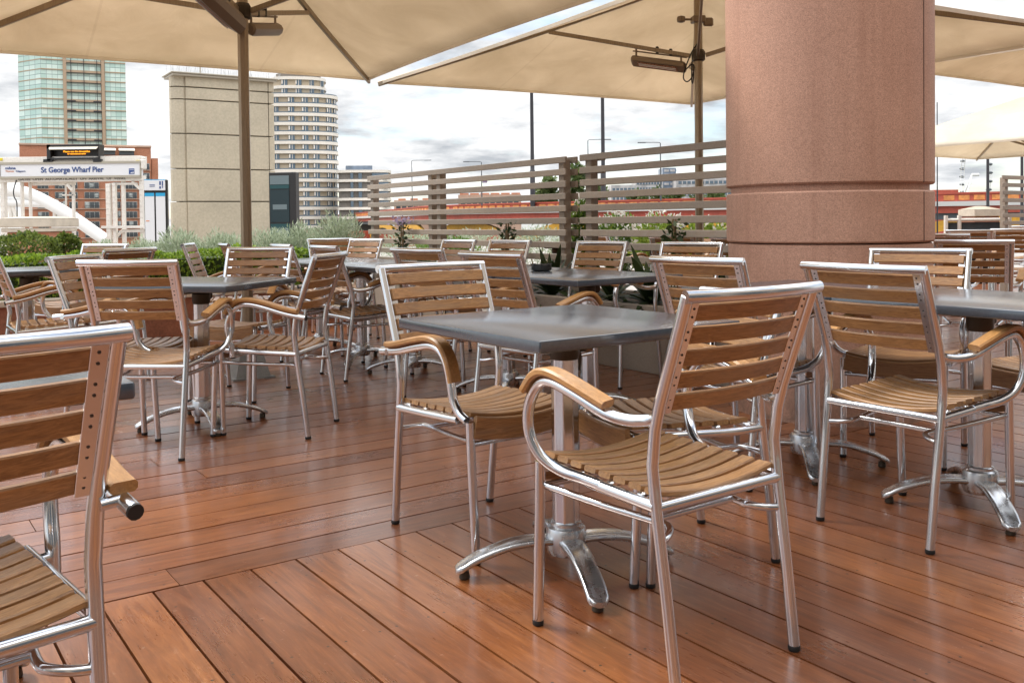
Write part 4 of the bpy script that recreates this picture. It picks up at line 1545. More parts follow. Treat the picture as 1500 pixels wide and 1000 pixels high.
for (p0, p1) in (((192, 266), (206, 279)), ((163, 352), (180, 336)), ((104, 279), (96, 270))):
    b = MB()
    b.tube([G(*p0, 0.05), G(*p1, 0.05)], 0.028, 6)
    b.build('brace', 'white_steel', gate, 30)
b = MB()
b.tube(smooth_path([G(24.5, 264, -0.01), G(20.5, 278, -0.01), G(21, 288, -0.01), G(25, 297, -0.01), G(25.5, 320, -0.01)], 4), 0.011, 6)
b.build('cable', 'cable', gate, 40)
b = MB()
gbox(b, -2, 4, 231.5, 235.5, 0.33, -0.015)
b.build('warning_tape', 'yellow', gate, 30)
b = MB()
gbox(b, 199, 205, 235.0, 239.0, 0.33, -0.015)
b.build('warning_tape', 'yellow', gate, 30)
b = MB()
gbox(b, 206, 212, 233, 248, 0.16, -0.04, ch=0.02)
gbox(b, 207, 211, 229.5, 234, 0.12, -0.02, ch=0.03)
b.build('lamp_box', 'white_steel', gate, 30)

led = thing('display_board', 'black electronic display with orange lettering on top of the pier gate', 'display', at(106.5, 237.6, YG - 0.06))


def L(u_, v_, dy=0.0):
    return G(u_, v_, dy, YG - 0.06, led)


b = MB()
for a, dy, dp in (((68, 74, 212, 236), 0, .22), ((143, 145, 212, 236), 0, .22), ((68, 145, 212, 217), 0, .22), ((72.4, 144, 231.5, 233.4), 0, .22)):
    gbox(b, *a, dp, dy, YG - 0.06, led, 0.003)
gbox(b, 69, 144.5, 213, 232, 0.10, 0.14, YG - 0.06, led, 0.003)
gbox(b, 63, 76.5, 233.2, 237.4, 0.18, 0.0, YG - 0.06, led, 0.003)
gbox(b, 136, 148.5, 233.2, 237.4, 0.18, 0.0, YG - 0.06, led, 0.003)
b.build('casing', 'black', led, 30)
b = MB()
a_, b_ = L(72.5, 216.2, -0.0), L(144.5, 219.2, -0.0)
b.add([(a_.x, a_.y - 0.02, a_.z), (b_.x, a_.y - 0.02, a_.z), (b_.x + 0.0, a_.y - 0.10, b_.z), (a_.x + 0.04, a_.y - 0.10, b_.z)], [(0, 1, 2, 3)])
ob = b.build('sun_visor', 'metal_cap', led, 0)
mdf = ob.modifiers.new('thickness', 'SOLIDIFY')
mdf.thickness = 0.006
for body, u_, v_, hp in (('Please see the timetables', 107, 221.3, 2.4), ('or announcements', 107, 224.6, 2.2)):
    gtext(body, u_, v_, hp, 'led', led, dy=0.136, Y=YG - 0.06, o=led, sx=1.12, bold=0.001)

# white pontoon truss tubes behind the gate
tr = thing('pontoon_truss', 'thick white curved tubes of the pier walkway behind the gate', 'walkway truss', at(75, 345, 24))


def Tt(u_, v_, Y=24.0):
    return at(u_, v_, Y) - Vector(tr.location)


for path, r_ in (([(-60, 276), (-10, 278), (28, 280.5), (50, 287), (72, 298), (100, 314), (128, 333), (155, 352)], 0.155), ([(-60, 297), (-10, 296.5), (40, 297.5), (84, 299)], 0.105)):
    b = MB()
    b.tube(smooth_path([Tt(*p) for p in path], 5), r_, 20)
    b.build('tube', 'white_tube', tr, 50)
for (u0, v0, u1, v1, r_) in ((80, 300, 80, 362, 0.045), (85, 312, 100, 350, 0.05), (14, 300, 18, 330, 0.05), (18, 300, 27, 330, 0.05)):
    b = MB()
    b.tube([Tt(u0, v0), Tt(u1, v1)], r_, 10)
    b.build('brace', 'white_steel', tr, 40)

# stone plinth by the gate
pl = at(36, 340, 15)
pd = thing('stone_plinth', 'pale stone plinth with a domed cap on brick, left below the pier gate', 'plinth', (pl.x, 15, -0.14))
k_ = pxm(15)


def zof(v_, Y):
    return at(40, v_, Y).z + 0.14


b = MB()
b.box((0, 0.5, zof(330, 15) - 0.14 * 0 - (zof(330, 15) - zof(320, 15)) * 0), (78 * k_, 1.0, 0.001), 0)
b = MB()
b.box((0, 0.5, (zof(340, 15)) / 2), (62 * k_, 0.8, zof(340, 15)), 0, 0.01)
b.build('brick_base', 'brick', pd, 30)
b = MB()
b.box((0, 0.5, (zof(340, 15) + zof(334, 15)) / 2), (72 * k_, 0.95, zof(334, 15) - zof(340, 15) - 0.006), 0, 0.008)
b.box((0, 0.5, (zof(332.8, 15) + zof(320, 15)) / 2), (76 * k_, 1.0, zof(320, 15) - zof(332.8, 15)), 0, 0.012)
top = zof(320, 15) + 0.002
w_, d_ = 38 * k_, 0.5
b.add([(-w_, 0, top), (w_, 0, top), (w_, 1.0, top), (-w_, 1.0, top), (-w_ * .55, 0.25, top + 0.03), (w_ * .55, 0.25, top + 0.03), (w_ * .55, 0.75, top + 0.03), (-w_ * .55, 0.75, top + 0.03)],
      [(0, 1, 5, 4), (1, 2, 6, 5), (2, 3, 7, 6), (3, 0, 4, 7), (4, 5, 6, 7)])
b.build('cap_stone', 'ledge', pd, 30)

# information totem
YT = 14.0
tp = at(229, 350, YT)
tt = thing('information_totem', 'tall white information totem with a blue header strip and dark side', 'sign', (tp.x, YT, -0.14), R(14))
px = pxm(YT)
ht = at(229, 263, YT).z + 0.14
b = MB()
b.box((0.0, 0.11, ht / 2), (32 * px, 0.16, ht), 0, 0.006)
cs_ = b.build('casing', 'black', tt, 30)
b = MB()
b.box((-0.01, 0.02, ht - 0.085), (29 * px, 0.02, 0.155), 0, 0.003)
hd_ = b.build('header_panel', 'sign_white', tt, 30)
b = MB()
b.box((-0.01, 0.02, ht - 0.004), (29 * px, 0.022, 0.012), 0, 0.002)
b.build('header_edge', 'sky_blue', tt, 30)
for sx in (-1, 1):
    b = MB()
    b.box((-0.01 + sx * 7.6 * px, 0.02, (ht - 0.20) / 2 + 0.12), (13 * px, 0.02, ht - 0.44), 0, 0.003)
    pn = b.build('notice_panel', 'sign_white', tt, 30)
    b = MB()
    b.box((-0.01 + sx * 7.6 * px, 0.0085, ht - 0.225), (13 * px, 0.004, 0.05), 0, 0)
    b.build('blue_strip', 'sky_blue', pn, 0)
    b = MB()
    for k in range(3 if sx > 0 else 1):
        zz = ht * (0.42 - 0.065 * k) if sx > 0 else ht * 0.66
        b.box((-0.01 + sx * 7.6 * px - (0.02 if sx > 0 else 0.03), 0.0085, zz), (0.05, 0.003, 0.014), 0, 0)
    b.build('notice_lines', 'sign_blue' if sx > 0 else 'sign_orange', pn, 0)
b = MB()
for (dx_, dz, w2, h2) in ((7.5, 0.10, 2.2, 0.055), (7.5, 0.035, 2.2, 0.035), (10.8, 0.095, 1.5, 0.075), (10.8, 0.04, 1.5, 0.02)):
    b.box((-0.01 + dx_ * px, 0.0085, ht - 0.155 + dz), (w2 * px, 0.003, h2), 0, 0)
for k in range(2):
    b.box((-0.045, 0.0085, ht - 0.08 - 0.022 * k), (0.075, 0.003, 0.009), 0, 0)
b.build('pictograms', 'sign_blue', hd_, 0)

# concrete slab with joints, cap and bird spikes
YK = 20.0
kp = at(322, 350, YK)
kx = pxm(YK)
sl_ = thing('concrete_slab', 'tall warm grey concrete slab with dark joints and a spiked cap behind the shrubs', 'slab', (-6.18, 20.3, -0.14), R(33))
hz = at(322, 113, YK).z + 0.14
wK = 2.20


def kz(v_):
    return at(322, v_, YK).z + 0.14


rows = [350 + 14, 295, 247, 196, 146, 128, 112]
b = MB()
for v0, v1 in zip(rows, rows[1:]):
    z0, z1 = kz(v0) + 0.012, kz(v1) - 0.012
    b.box((0.06, 0.35, (z0 + z1) / 2), (wK - 0.42, 0.66, z1 - z0), 0, 0.008)
    b.box((wK / 2 - 0.075, 0.35, (z0 + z1) / 2), (0.12, 0.66, z1 - z0), 0, 0.008)
b.build('panel', 'concrete', sl_, 30)
b = MB()
for v0, v1 in zip(rows, rows[1:]):
    z0, z1 = kz(v0) + 0.012, kz(v1) - 0.012
    b.lathe([(0.20 if v0 < 340 else 0.215, z0), (0.20 if v0 < 340 else 0.215, z1)], (-wK / 2 + 0.18, 0.24, 0), 14)
b.build('rounded_end', 'concrete', sl_, 20)
b = MB()
b.box((0.02, 0.37, kz(112) / 2), (wK - 0.34, 0.60, kz(112) - 0.02), 0)
b.build('joint_core', 'concrete_groove', sl_, 0)
b = MB()
b.box((0.0, 0.33, kz(111.2)), (wK + 0.03, 0.80, 0.05), 0, 0.01)
b.box((0.0, 0.33, kz(108.6)), (wK + 0.10, 0.88, 0.03), 0, 0.01)
b.build('cap', 'metal_cap', sl_, 30)
b = MB()
for k in range(84):
    x = -wK / 2 - 0.08 + (wK + 0.16) * (k + random.uniform(-.3, .3)) / 83
    hh_ = random.uniform(0.10, 0.16)
    y_ = random.choice((-0.1, 0.0, 0.12))
    b.tube([(x, y_, kz(107.6)), (x + random.uniform(-.03, .03), y_ - 0.01, kz(107.6) + hh_)], 0.0035, 4)
b.build('bird_spikes', 'spike', sl_, 0)
b = MB()
b.tube([(-0.44, 0.33, kz(108)), (-0.44, 0.33, kz(93))], 0.02, 8)
b.build('mast', 'metal_cap', sl_, 30)

# dark notice board
YB = 19.0
bp_ = at(419, 345, YB)
bx = pxm(YB)
nb = thing('notice_board', 'tall dark framed notice board with teal panels between the slab and the round tower', 'notice board', (bp_.x, YB - 0.3, -0.14), R(-10))
hb_ = at(419, 253.5, YB).z + 0.14
b = MB()
b.box((0.0, 0.12, hb_ / 2), (41 * bx, 0.18, hb_), 0, 0.008)
b.build('frame', 'black', nb, 30)
for (z0, z1, m_) in ((0.90, 0.985, 'screen_light'), (0.86, 0.90, 'screen'), (0.55, 0.855, 'screen_dark'), (0.30, 0.54, 'screen'), (0.10, 0.29, 'screen_dark')):
    b = MB()
    b.box((-0.055, 0.025, hb_ * (z0 + z1) / 2 - 0.03), (29 * bx, 0.02, hb_ * (z1 - z0) - 0.008), 0, 0.002)
    b.build('panel', m_, nb, 30)
b = MB()
for (x, z, w2, h2) in ((-0.15, 0.44, 0.13, 0.11), (0.03, 0.45, 0.16, 0.15), (-0.15, 0.36, 0.13, 0.07), (-0.05, 0.68, 0.30, 0.10)):
    b = MB()
    b.box((x, 0.0135, hb_ * z), (w2, 0.004, h2), 0, 0)
    b.build('notice', 'screen_light', nb, 0)

# ------------------------------------------------------------------ buildings
def bz(v_, Y, u_=150):
    return at(u_, v_, Y).z + 5.0


def bx_(u_, Y):
    return (u_ - CX) / FPX * Y


# glass tower
Y = 300.0
k_ = pxm(Y)
x0 = bx_(112, Y)
tw = thing('glass_tower', 'tall pale green glass apartment tower behind the brick block', 'tower', (x0, Y, -5.0), R(26))
tw.scale = (0.91, 1, 1)
zt = bz(52, Y)
bays = [(-47, -12, -1.5, 'green_glass'), (47, 78, -1.0, 'green_glass')]
fl_ = 14.1 * k_
nfl = int(zt / fl_)
b = MB()
b.box((15.5 * k_, 10, zt / 2), (125 * k_, 20, zt), 0)
b.build('core_wall', 'tan_band', tw, 0)


def glass_bay(xa, xb, yf, nx, parent, side=None):
    b_ = MB()
    uvl = []
    (ax, ay), (bx2, by) = (xa, yf), (xb, yf if side is None else side)
    b_.add([(ax, ay, 0), (bx2, by, 0), (bx2, by, zt), (ax, ay, zt)], [(0, 1, 2, 3)])
    o_ = b_.build('curtain_wall', 'green_glass', parent, 0)
    ul_ = o_.data.uv_layers.new(name='UVMap')
    for li, (a_, c_) in enumerate(((0, 0), (nx, 0), (nx, nfl), (0, nfl))):
        ul_.data[li].uv = (a_, c_)
    return o_


glass_bay(-46 * k_, -14 * k_, -0.6, 4, tw)
glass_bay(47 * k_, 78 * k_, -0.6, 4, tw)
glass_bay(-10 * k_, 41 * k_, -0.25, 6, tw)
glass_bay(-79 * k_, -46 * k_, 9.5, 4, tw, -0.6)
for k in range(nfl + 1):
    z = k * fl_
    b = MB()
    b.box((-30 * k_, -0.65, z), (32 * k_, 0.5, 0.30), 0)
    b.box((62.5 * k_, -0.65, z), (31 * k_, 0.5, 0.30), 0)
    b.box((15.5 * k_, -0.6, z - 0.3), (51 * k_, 0.8, 0.75), 0)
    b.add([(-79 * k_, 9.35, z - .15), (-46 * k_, -0.75, z - .15), (-46 * k_, -0.75, z + .15), (-79 * k_, 9.35, z + .15)], [(0, 1, 2, 3)])
    b.build('floor_band', 'tan_band', tw, 0)
    if k:
        b = MB()
        b.box((15.5 * k_, -0.95, z - 0.78), (51 * k_, 0.12, 0.18), 0)
        if k < nfl - 5:
            b.box((-3 * k_, -1.05, z - 0.55), (13 * k_, 0.1, 0.5), 0)
            b.box((35 * k_, -1.05, z - 0.55), (12 * k_, 0.1, 0.5), 0)
        b.build('balcony_rail', 'dark_steel', tw, 0)
for xx in (-12, 44):
    b = MB()
    b.box((xx * k_, -0.6, zt / 2), (5 * k_, 1.2, zt), 0)
    b.build('pilaster', 'tan_band', tw, 0)
for xx in (-3, 16, 35):
    b = MB()
    b.box((xx * k_, -1.15, zt / 2), (0.9 * k_, 0.2, zt), 0)
    b.build('mullion', 'dark_steel', tw, 0)

# brick apartment block
Y = 220.0
k_ = pxm(Y)
br_ = thing('brick_block', 'red brick riverside apartment block with white awnings below the glass tower', 'building', (bx_(133, Y), Y, -5.0), R(24.5))
br_.scale = (0.91, 1, 1)
zr = bz(214, Y)
b = MB()
b.box((-3 * k_, 9, zr / 2), (192 * k_, 18, zr), 0)
b.box((99 * k_, 9, bz(230, Y) / 2), (10 * k_, 17, bz(230, Y)), 0)
b.build('wall', 'brick', br_, 0)
b = MB()
b.box((-3 * k_, 8.9, zr + 0.2), (193.5 * k_, 18.4, 0.4), 0)
b.build('parapet', 'brick_pale', br_, 0)
vrows = [243 + 14.3 * i for i in range(8)]
cols = [(-67, 15), (-42, 16), (-24, 12), (3, 21), (40, 10), (61, 18), (84, 12)]
wp = None
for v_ in vrows:
    z = bz(v_, Y)
    b = MB()
    b.box((-3 * k_, -0.12, z - 5.4 * k_), (190 * k_, 0.3, 1.4 * k_), 0)
    b.build('string_course', 'brick_pale', br_, 0)
    for cx_, w_ in cols:
        b = MB()
        b.box((cx_ * k_, -0.05, z), (w_ * k_, 0.4, 9.4 * k_), 0)
        w_o = b.build('window', 'glass_dark', br_, 0)
        b = MB()
        for j in range(4):
            xx = (cx_ - w_ / 2 + w_ * j / 3) * k_
            b.box((xx, -0.3, z), (0.5 * k_, 0.1, 9.4 * k_), 0)
        b.box((cx_ * k_, -0.3, z + 4.5 * k_), (w_ * k_, 0.1, 0.5 * k_), 0)
        if random.random() < 0.75:
            j = random.randrange(3)
            b.box(((cx_ - w_ / 2 + w_ * (j + 0.5) / 3) * k_, -0.28, z + random.choice((0, 1.5)) * k_), (w_ * 0.26 * k_, 0.06, random.choice((8.8, 6)) * k_), 0)
        b.build('frame', 'blind', w_o, 0)
        b = MB()
        b.box((cx_ * k_, -0.75, z - 1.2 * k_), (w_ * k_, 0.1, 0.5 * k_), 0)
        for j in range(9):
            b.box(((cx_ - w_ / 2 + w_ * j / 8) * k_, -0.75, z - 2.9 * k_), (0.25 * k_, 0.08, 3.4 * k_), 0)
        b.build('balcony_rail', 'dark_steel', w_o, 0)
for cx_, w_ in ((27, 25), (56, 24)):
    b = MB()
    z = bz(219.5, Y)
    b.add([((cx_ - w_ / 2) * k_, -0.2, z + 2.2 * k_), ((cx_ + w_ / 2) * k_, -0.2, z + 2.2 * k_), ((cx_ + w_ / 2) * k_, -2.4, z - 1.6 * k_), ((cx_ - w_ / 2) * k_, -2.4, z - 1.6 * k_)], [(0, 1, 2, 3)])
    o = b.build('awning', 'cream_band', br_, 0)
    o.modifiers.new('t', 'SOLIDIFY').thickness = 0.2
    b = MB()
    b.box((cx_ * k_, -0.05, z - 3.5 * k_), (w_ * 0.95 * k_, 0.4, 6.5 * k_), 0)
    b.build('window', 'glass_dark', br_, 0)

# round tower
Y = 300.0
k_ = pxm(Y)
rt = thing('round_tower', 'pale round cornered tower with white bands at every storey behind the left parasol', 'tower', (bx_(441, Y), Y, -5.0), R(13))


def splan(hw, hd, n=44, e=2.7):
    return [(hw * math.copysign(abs(math.cos(a)) ** (2 / e), math.cos(a)), 9 + hd * math.copysign(abs(math.sin(a)) ** (2 / e), math.sin(a))) for a in [2 * math.pi * i / n for i in range(n)]]


flr = 13.75 * k_
ztop = bz(139, Y, 437)
nf = 14
b = MB()
b.prism(splan(55 * k_, 8.4), 0, ztop - 0.2)
b.prism(splan(38.5 * k_, 7.0), ztop - 0.1, ztop + 25.5 * k_)
b.build('wall', 'taupe_wall', rt, 30)
for k in range(nf + 1):
    z = ztop - flr * k
    b = MB()
    b.prism(splan(58 * k_, 9.0), z - 3.0 * k_, z + 1.6 * k_)
    b.build('storey_band', 'cream_band', rt, 30)
    b = MB()
    b.prism(splan(57.2 * k_, 8.8), z + 1.6 * k_, z + 3.2 * k_)
    b.build('glass_rail', 'win_blue', rt, 30)
for k, z in enumerate((ztop + 12.5 * k_, ztop + 25.5 * k_)):
    b = MB()
    b.prism(splan(41 * k_, 7.6), z - 2.2 * k_, z + 2.2 * k_)
    b.build('storey_band', 'cream_band', rt, 30)
b = MB()
b.prism(splan(33 * k_, 5.5), ztop + 27.5 * k_, ztop + 34 * k_)
b.build('roof_storey', 'grey_wall', rt, 30)
wm = MB()
wm.box((0, 0, 0), (9.0 * k_, 0.5, 8.2 * k_), 0)
wproto = None
for k in range(nf):
    zc_ = ztop - flr * (k + 0.5) - 0.2
    for xx in (-33, -11, 8.5, 24, 43, 52):
        hw, hd, e = 55 * k_, 8.4, 2.7
        x = xx * k_
        q_ = min(abs(x) / hw, 0.995)
        y = 9 - hd * (1 - q_ ** e) ** (1 / e)
        nx, ny = math.copysign((abs(x) / hw) ** (e - 1) / hw, x), -((1 - q_ ** e) ** (1 / e)) ** (e - 1) / hd
        a = math.atan2(nx, -ny)
        if wproto is None:
            o = wproto = wm.build('window', 'win_blue', rt, 0)
            fm = MB()
            fm.box((0.6 * k_, -0.28, 0), (0.6 * k_, 0.1, 8.2 * k_))
            fm.box((-3.2 * k_, -0.28, 1.0 * k_), (2.0 * k_, 0.08, 5.8 * k_))
            fm.build('frame', 'cream_band', o, 0)
        else:
            o = dup(wproto, rt)
        o.location = (x, y, zc_)
        o.rotation_euler = (0, 0, a)
for k in range(2):
    for xx in (-20, 0, 18, 32):
        o = dup(wproto, rt)
        o.location = (xx * k_, 9 - 7.0 * (1 - min(abs(xx) / 38.5, .99) ** 2.7) ** (1 / 2.7), ztop + (6.2 + 12.8 * k) * k_)

# low grey block
Y = 290.0
k_ = pxm(Y)
lb = thing('grey_block', 'low dark grey block with pale bands and a roof drum beside the round tower', 'building', (bx_(535, Y), Y, -5.0), R(9))
zt = bz(249.5, Y, 535)
b = MB()
b.prism(splan(38 * k_, 8.5, 40, 4), 0, zt)
b.build('wall', 'grey_wall', lb, 30)
for k in range(6):
    b = MB()
    z = zt - 13.6 * k_ * k
    b.prism(splan(40 * k_, 9.2, 40, 4), z - 3.2 * k_, z + 0.6 * k_)
    b.build('storey_band', 'cream_band', lb, 30)
    for xx, w_ in ((-18, 4), (-6, 5), (23, 24)):
        b = MB()
        b.box((xx * k_, 0.35, z - 8.3 * k_), (w_ * k_, 0.6, 8.5 * k_), 0)
        b.build('window', 'win_blue', lb, 0)
b = MB()
b.prism([(-27 * k_, 3), (12 * k_, 3), (12 * k_, 14), (-27 * k_, 14)], zt + 0.6 * k_, zt + 7.6 * k_)
b.build('roof_drum', 'facade_blue', lb, 30)

# ------------------------------------------------------------------ river bridge
ZB = 4.0
bpts = [(-150, 640), (-49, 293), (-25, 209), (-9.9, 167), (30, 134), (56, 121), (120, 96)]
bpath = smooth_path([(x, y, 0) for x, y in bpts], 10)
bridge = thing('river_bridge', 'long red and orange painted road bridge across the river with yellow arches', 'bridge', (0, 150, -5.0))
off = Vector((0, 150, -5.0))


def along(mb, z0, z1, w0, w1):
    """a band following the bridge; w = sideways offset range"""
    vs, fs = [], []
    for i, p in enumerate(bpath):
        t_ = (bpath[min(i + 1, len(bpath) - 1)] - bpath[max(i - 1, 0)]).normalized()
        n_ = Vector((t_.y, -t_.x, 0))
        if n_.y > 0:
            n_ = -n_
        for w, z in ((w0, z0), (w1, z0), (w1, z1), (w0, z1)):
            vs.append(p + n_ * w + Vector((0, 0, z)) - off)
    for i in range(len(bpath) - 1):
        for k in range(4):
            fs.append((i * 4 + k, i * 4 + (k + 1) % 4, (i + 1) * 4 + (k + 1) % 4, (i + 1) * 4 + k))
    mb.add(vs, fs)


for nm, m_, z0, z1, w0, w1 in (('top_rail', 'bridge_red', ZB - 0.22, ZB, 0.3, 0.75), ('parapet', 'bridge_red', ZB - 1.15, ZB - 0.22, 0.35, 0.6), ('footway', 'bridge_pale', ZB - 1.75, ZB - 1.15, -9, 1.1),
                               ('girder', 'bridge_red', ZB - 2.65, ZB - 1.75, -9, 0.6), ('soffit', 'grey_steel', ZB - 3.5, ZB - 2.65, -9, 0.2)):
    b = MB()
    along(b, z0, z1, w0, w1)
    b.build(nm, m_, bridge, 30)
b = MB()
acc = 0.0
for i in range(len(bpath) - 1):
    p0, p1 = bpath[i], bpath[i + 1]
    d_ = (p1 - p0)
    ln = d_.length
    t_ = d_.normalized()
    n_ = Vector((t_.y, -t_.x, 0))
    if n_.y > 0:
        n_ = -n_
    x = 0.6
    while x < ln - 0.4:
        if p0.y < 330:
            c_ = p0 + t_ * x + n_ * 0.64 + Vector((0, 0, ZB - 0.68)) - off
            b = MB()
            b.box(c_, (1.25, 0.08, 0.62), math.atan2(t_.y, t_.x), 0)
            b.build('parapet_panel', 'bridge_orange', bridge, 0)
        x += 1.75
# yellow arches between piers
idx = [12, 20, 27, 33, 38, 43, 48, 53, 58]
for a, c_ in zip(idx, idx[1:]):
    p0, p1 = bpath[a], bpath[c_]
    t_ = (p1 - p0).normalized()
    n_ = Vector((t_.y, -t_.x, 0))
    if n_.y > 0:
        n_ = -n_
    vs, N_ = [], 16
    for k in range(N_ + 1):
        w = 2 * k / N_ - 1
        zt_, zb_ = ZB - 3.0 - 3.0 * w * w, ZB - 4.3 - 3.4 * w * w
        q_ = p0.lerp(p1, k / N_) - off
        for wd_, z in ((0.45, zb_), (0.45, zt_), (-0.3, zt_), (-0.3, zb_)):
            vs.append(q_ + n_ * wd_ + Vector((0, 0, z)))
    b = MB()
    b.add(vs, [(k * 4 + j, k * 4 + (j + 1) % 4, (k + 1) * 4 + (j + 1) % 4, (k + 1) * 4 + j) for k in range(N_) for j in range(4)])
    ar = b.build('arch_rib', 'bridge_yellow', bridge, 30)
    b = MB()
    for k in range(1, N_):
        w = 2 * k / N_ - 1
        q_ = p0.lerp(p1, k / N_) + n_ * 0.2 - off
        z0, z1 = ZB - 3.2 - 3.0 * w * w, ZB - 2.66
        b.box((q_.x, q_.y, (z0 + z1) / 2), (0.28, 0.28, z1 - z0), math.atan2(t_.y, t_.x), 0)
    b.build('spandrel_post', 'bridge_pale', ar, 0)
    b = MB()
    q_ = p0 - off
    b.box((q_.x, q_.y, (ZB - 2.66 - 0.2) / 2), (3.0, 12, ZB + 2.3), math.atan2(t_.y, t_.x), 0.05)
    b.build('pier', 'bridge_red', bridge, 30)


def street_lamp(u_, vtop, vbase, Y, arm, label, r_=0.10, m_='grey_steel', flag=False):
    p = at(u_, vbase, Y)
    zt_ = at(u_, vtop, Y).z
    t = thing('street_lamp', label, 'street lamp', p, 0, 'slim street lamps on the bridge')
    h_ = zt_ - p.z
    b = MB()
    b.tube([(0, 0, 0), (0, 0, h_ * 0.3), (0, 0, h_)], [r_ * 1.3, r_, r_ * 0.7], 8)
    b.tube(smooth_path([(0, 0, h_ - 0.02), (arm * 0.15, 0, h_ + 0.12), (arm, 0, h_ + 0.15)], 3), r_ * 0.55, 6)
    b.build('post', m_, t, 40)
    b = MB()
    b.box((arm * 1.15, 0, h_ + 0.13), (abs(arm) * 0.5, 0.3, 0.14), 0, 0.03)
    b.build('lamp_head', m_, t, 30)
    if flag:
        b = MB()
        b.box((0.55, 0, h_ * 0.56), (0.85, 0.03, 0.55), 0, 0.005)
        b.build('banner', 'petal_mauve', t, 30)
    return t


street_lamp(604, 236, 304, 200, 3.0, 'slim street lamp with an arm to the right, leftmost on the bridge')
street_lamp(706, 238, 301, 158, -2.2, 'slim street lamp carrying a small mauve banner, arm to the left', flag=True)
street_lamp(862, 206, 298, 146, 2.6, 'slim street lamp left of the thick dark post, arm to the right')
street_lamp(968, 210, 294, 138, -2.4, 'slim street lamp above the right fence panel, arm to the left')


def dark_post(u_, vtop, Y, zb_, wpx, label, cross=True, taper=True):
    p = at(u_, 300, Y)
    zt_ = at(u_, vtop, Y).z
    r_ = wpx * pxm(Y) / 2
    t = thing('lamp_column', label, 'lamp post', (p.x, Y, zb_), 0, 'thick dark lamp columns')
    h_ = zt_ - zb_
    b = MB()
    b.lathe([(r_ * 1.35, 0), (r_ * 1.35, h_ * 0.32), (r_ * 1.1, h_ * 0.325), (r_ * 1.1, h_ * 0.36), (r_, h_ * 0.365), (r_ * 0.85, h_)], seg=14)
    b.build('column', 'dark_steel', t, 40)
    if cross:
        b = MB()
        b.box((0.2 * 8 * pxm(Y), 0, h_ + 0.02), (28 * pxm(Y), 3 * pxm(Y), 1.2 * pxm(Y)), 0, 0.01)
        b.build('cross_bar', 'dark_steel', t, 30)
    return t


dark_post(780.5, 128, 152, ZB - 1.2, 5.6, 'thick dark lamp column above the broad fence panel, left of the gap')
dark_post(884, 136, 146, ZB - 1.2, 5.8, 'thick dark lamp column above the left end of the right fence panel')
dark_post(1447, 205, 30, -0.14, 4.4, 'thick dark lamp column at the right, behind the pale plinth')
dark_post(1373, 150, 60, -0.14, 1.6, 'thin dark pole just right of the pink pillar', False)
dark_post(1497, 205, 31, -0.14, 4.4, 'thick dark lamp column at the right edge behind the small fence panel')

# ------------------------------------------------------------------ far skyline
def block(name, label, u0, u1, vtop, Y, m_, rows=3, cols=5, wm_='win_blue', dep=14, cat='building', roof=None):
    k2 = pxm(Y)
    uc = (u0 + u1) / 2
    t = thing(name, label, cat, (bx_(uc, Y), Y, -5.0))
    z = bz(vtop, Y, uc)
    w_ = (u1 - u0) * k2
    b = MB()
    b.box((0, dep / 2, z / 2), (w_, dep, z), 0)
    b.build('wall', m_, t, 0)
    hvis = min(z - 8, 26 * k2)
    for i in range(rows):
        b = MB()
        zz = z - hvis * (i + 0.6) / rows
        b.box((0, -0.02, zz), (w_ * 0.94, 0.3, hvis / rows * 0.5), 0)
        ws_ = b.build('window_strip', wm_, t, 0)
        b = MB()
        for j in range(cols + 1):
            b.box((w_ * 0.94 * (j / cols - 0.5), -0.2, zz), (w_ / cols * 0.22, 0.16, hvis / rows * 0.52), 0)
        b.build('mullion', m_, ws_, 0)
    if roof:
        b = MB()
        for k in range(roof):
            b.box((-w_ / 2 + w_ * (k + 0.5) / roof, dep / 2, z + 1.2 * k2), (w_ * 0.14, 3, 3.2 * k2), 0)
        b.build('chimney', 'brick', t, 0)
    return t


block('office_block', 'far white office block beyond the bridge, left of the grey tower', 896, 932, 271, 420, 'facade_far', 2, 6)
block('office_block', 'far pale office block with a mesh like front beyond the bridge', 932, 972, 263, 430, 'facade_far', 3, 9)
block('office_tower', 'far grey blue tower seen over the right fence panel', 972, 991, 246, 450, 'facade_blue', 4, 2, 'facade_far')
block('office_block', 'far long office block right of the grey blue tower', 991, 1075, 262, 440, 'facade_far', 3, 12)
block('terrace_house', 'far terrace of houses with chimneys over the broad fence', 672, 764, 285, 380, 'brick_pale', 1, 10, 'glass_dark', roof=6)
block('terrace_house', 'far low houses right of the low grey block', 578, 650, 293, 400, 'brick_pale', 1, 8, 'glass_dark', roof=4)
block('warehouse', 'far dark red low building beside the pink pillar', 1368, 1404, 278, 180, 'bridge_red', 1, 5, 'grey_wall')


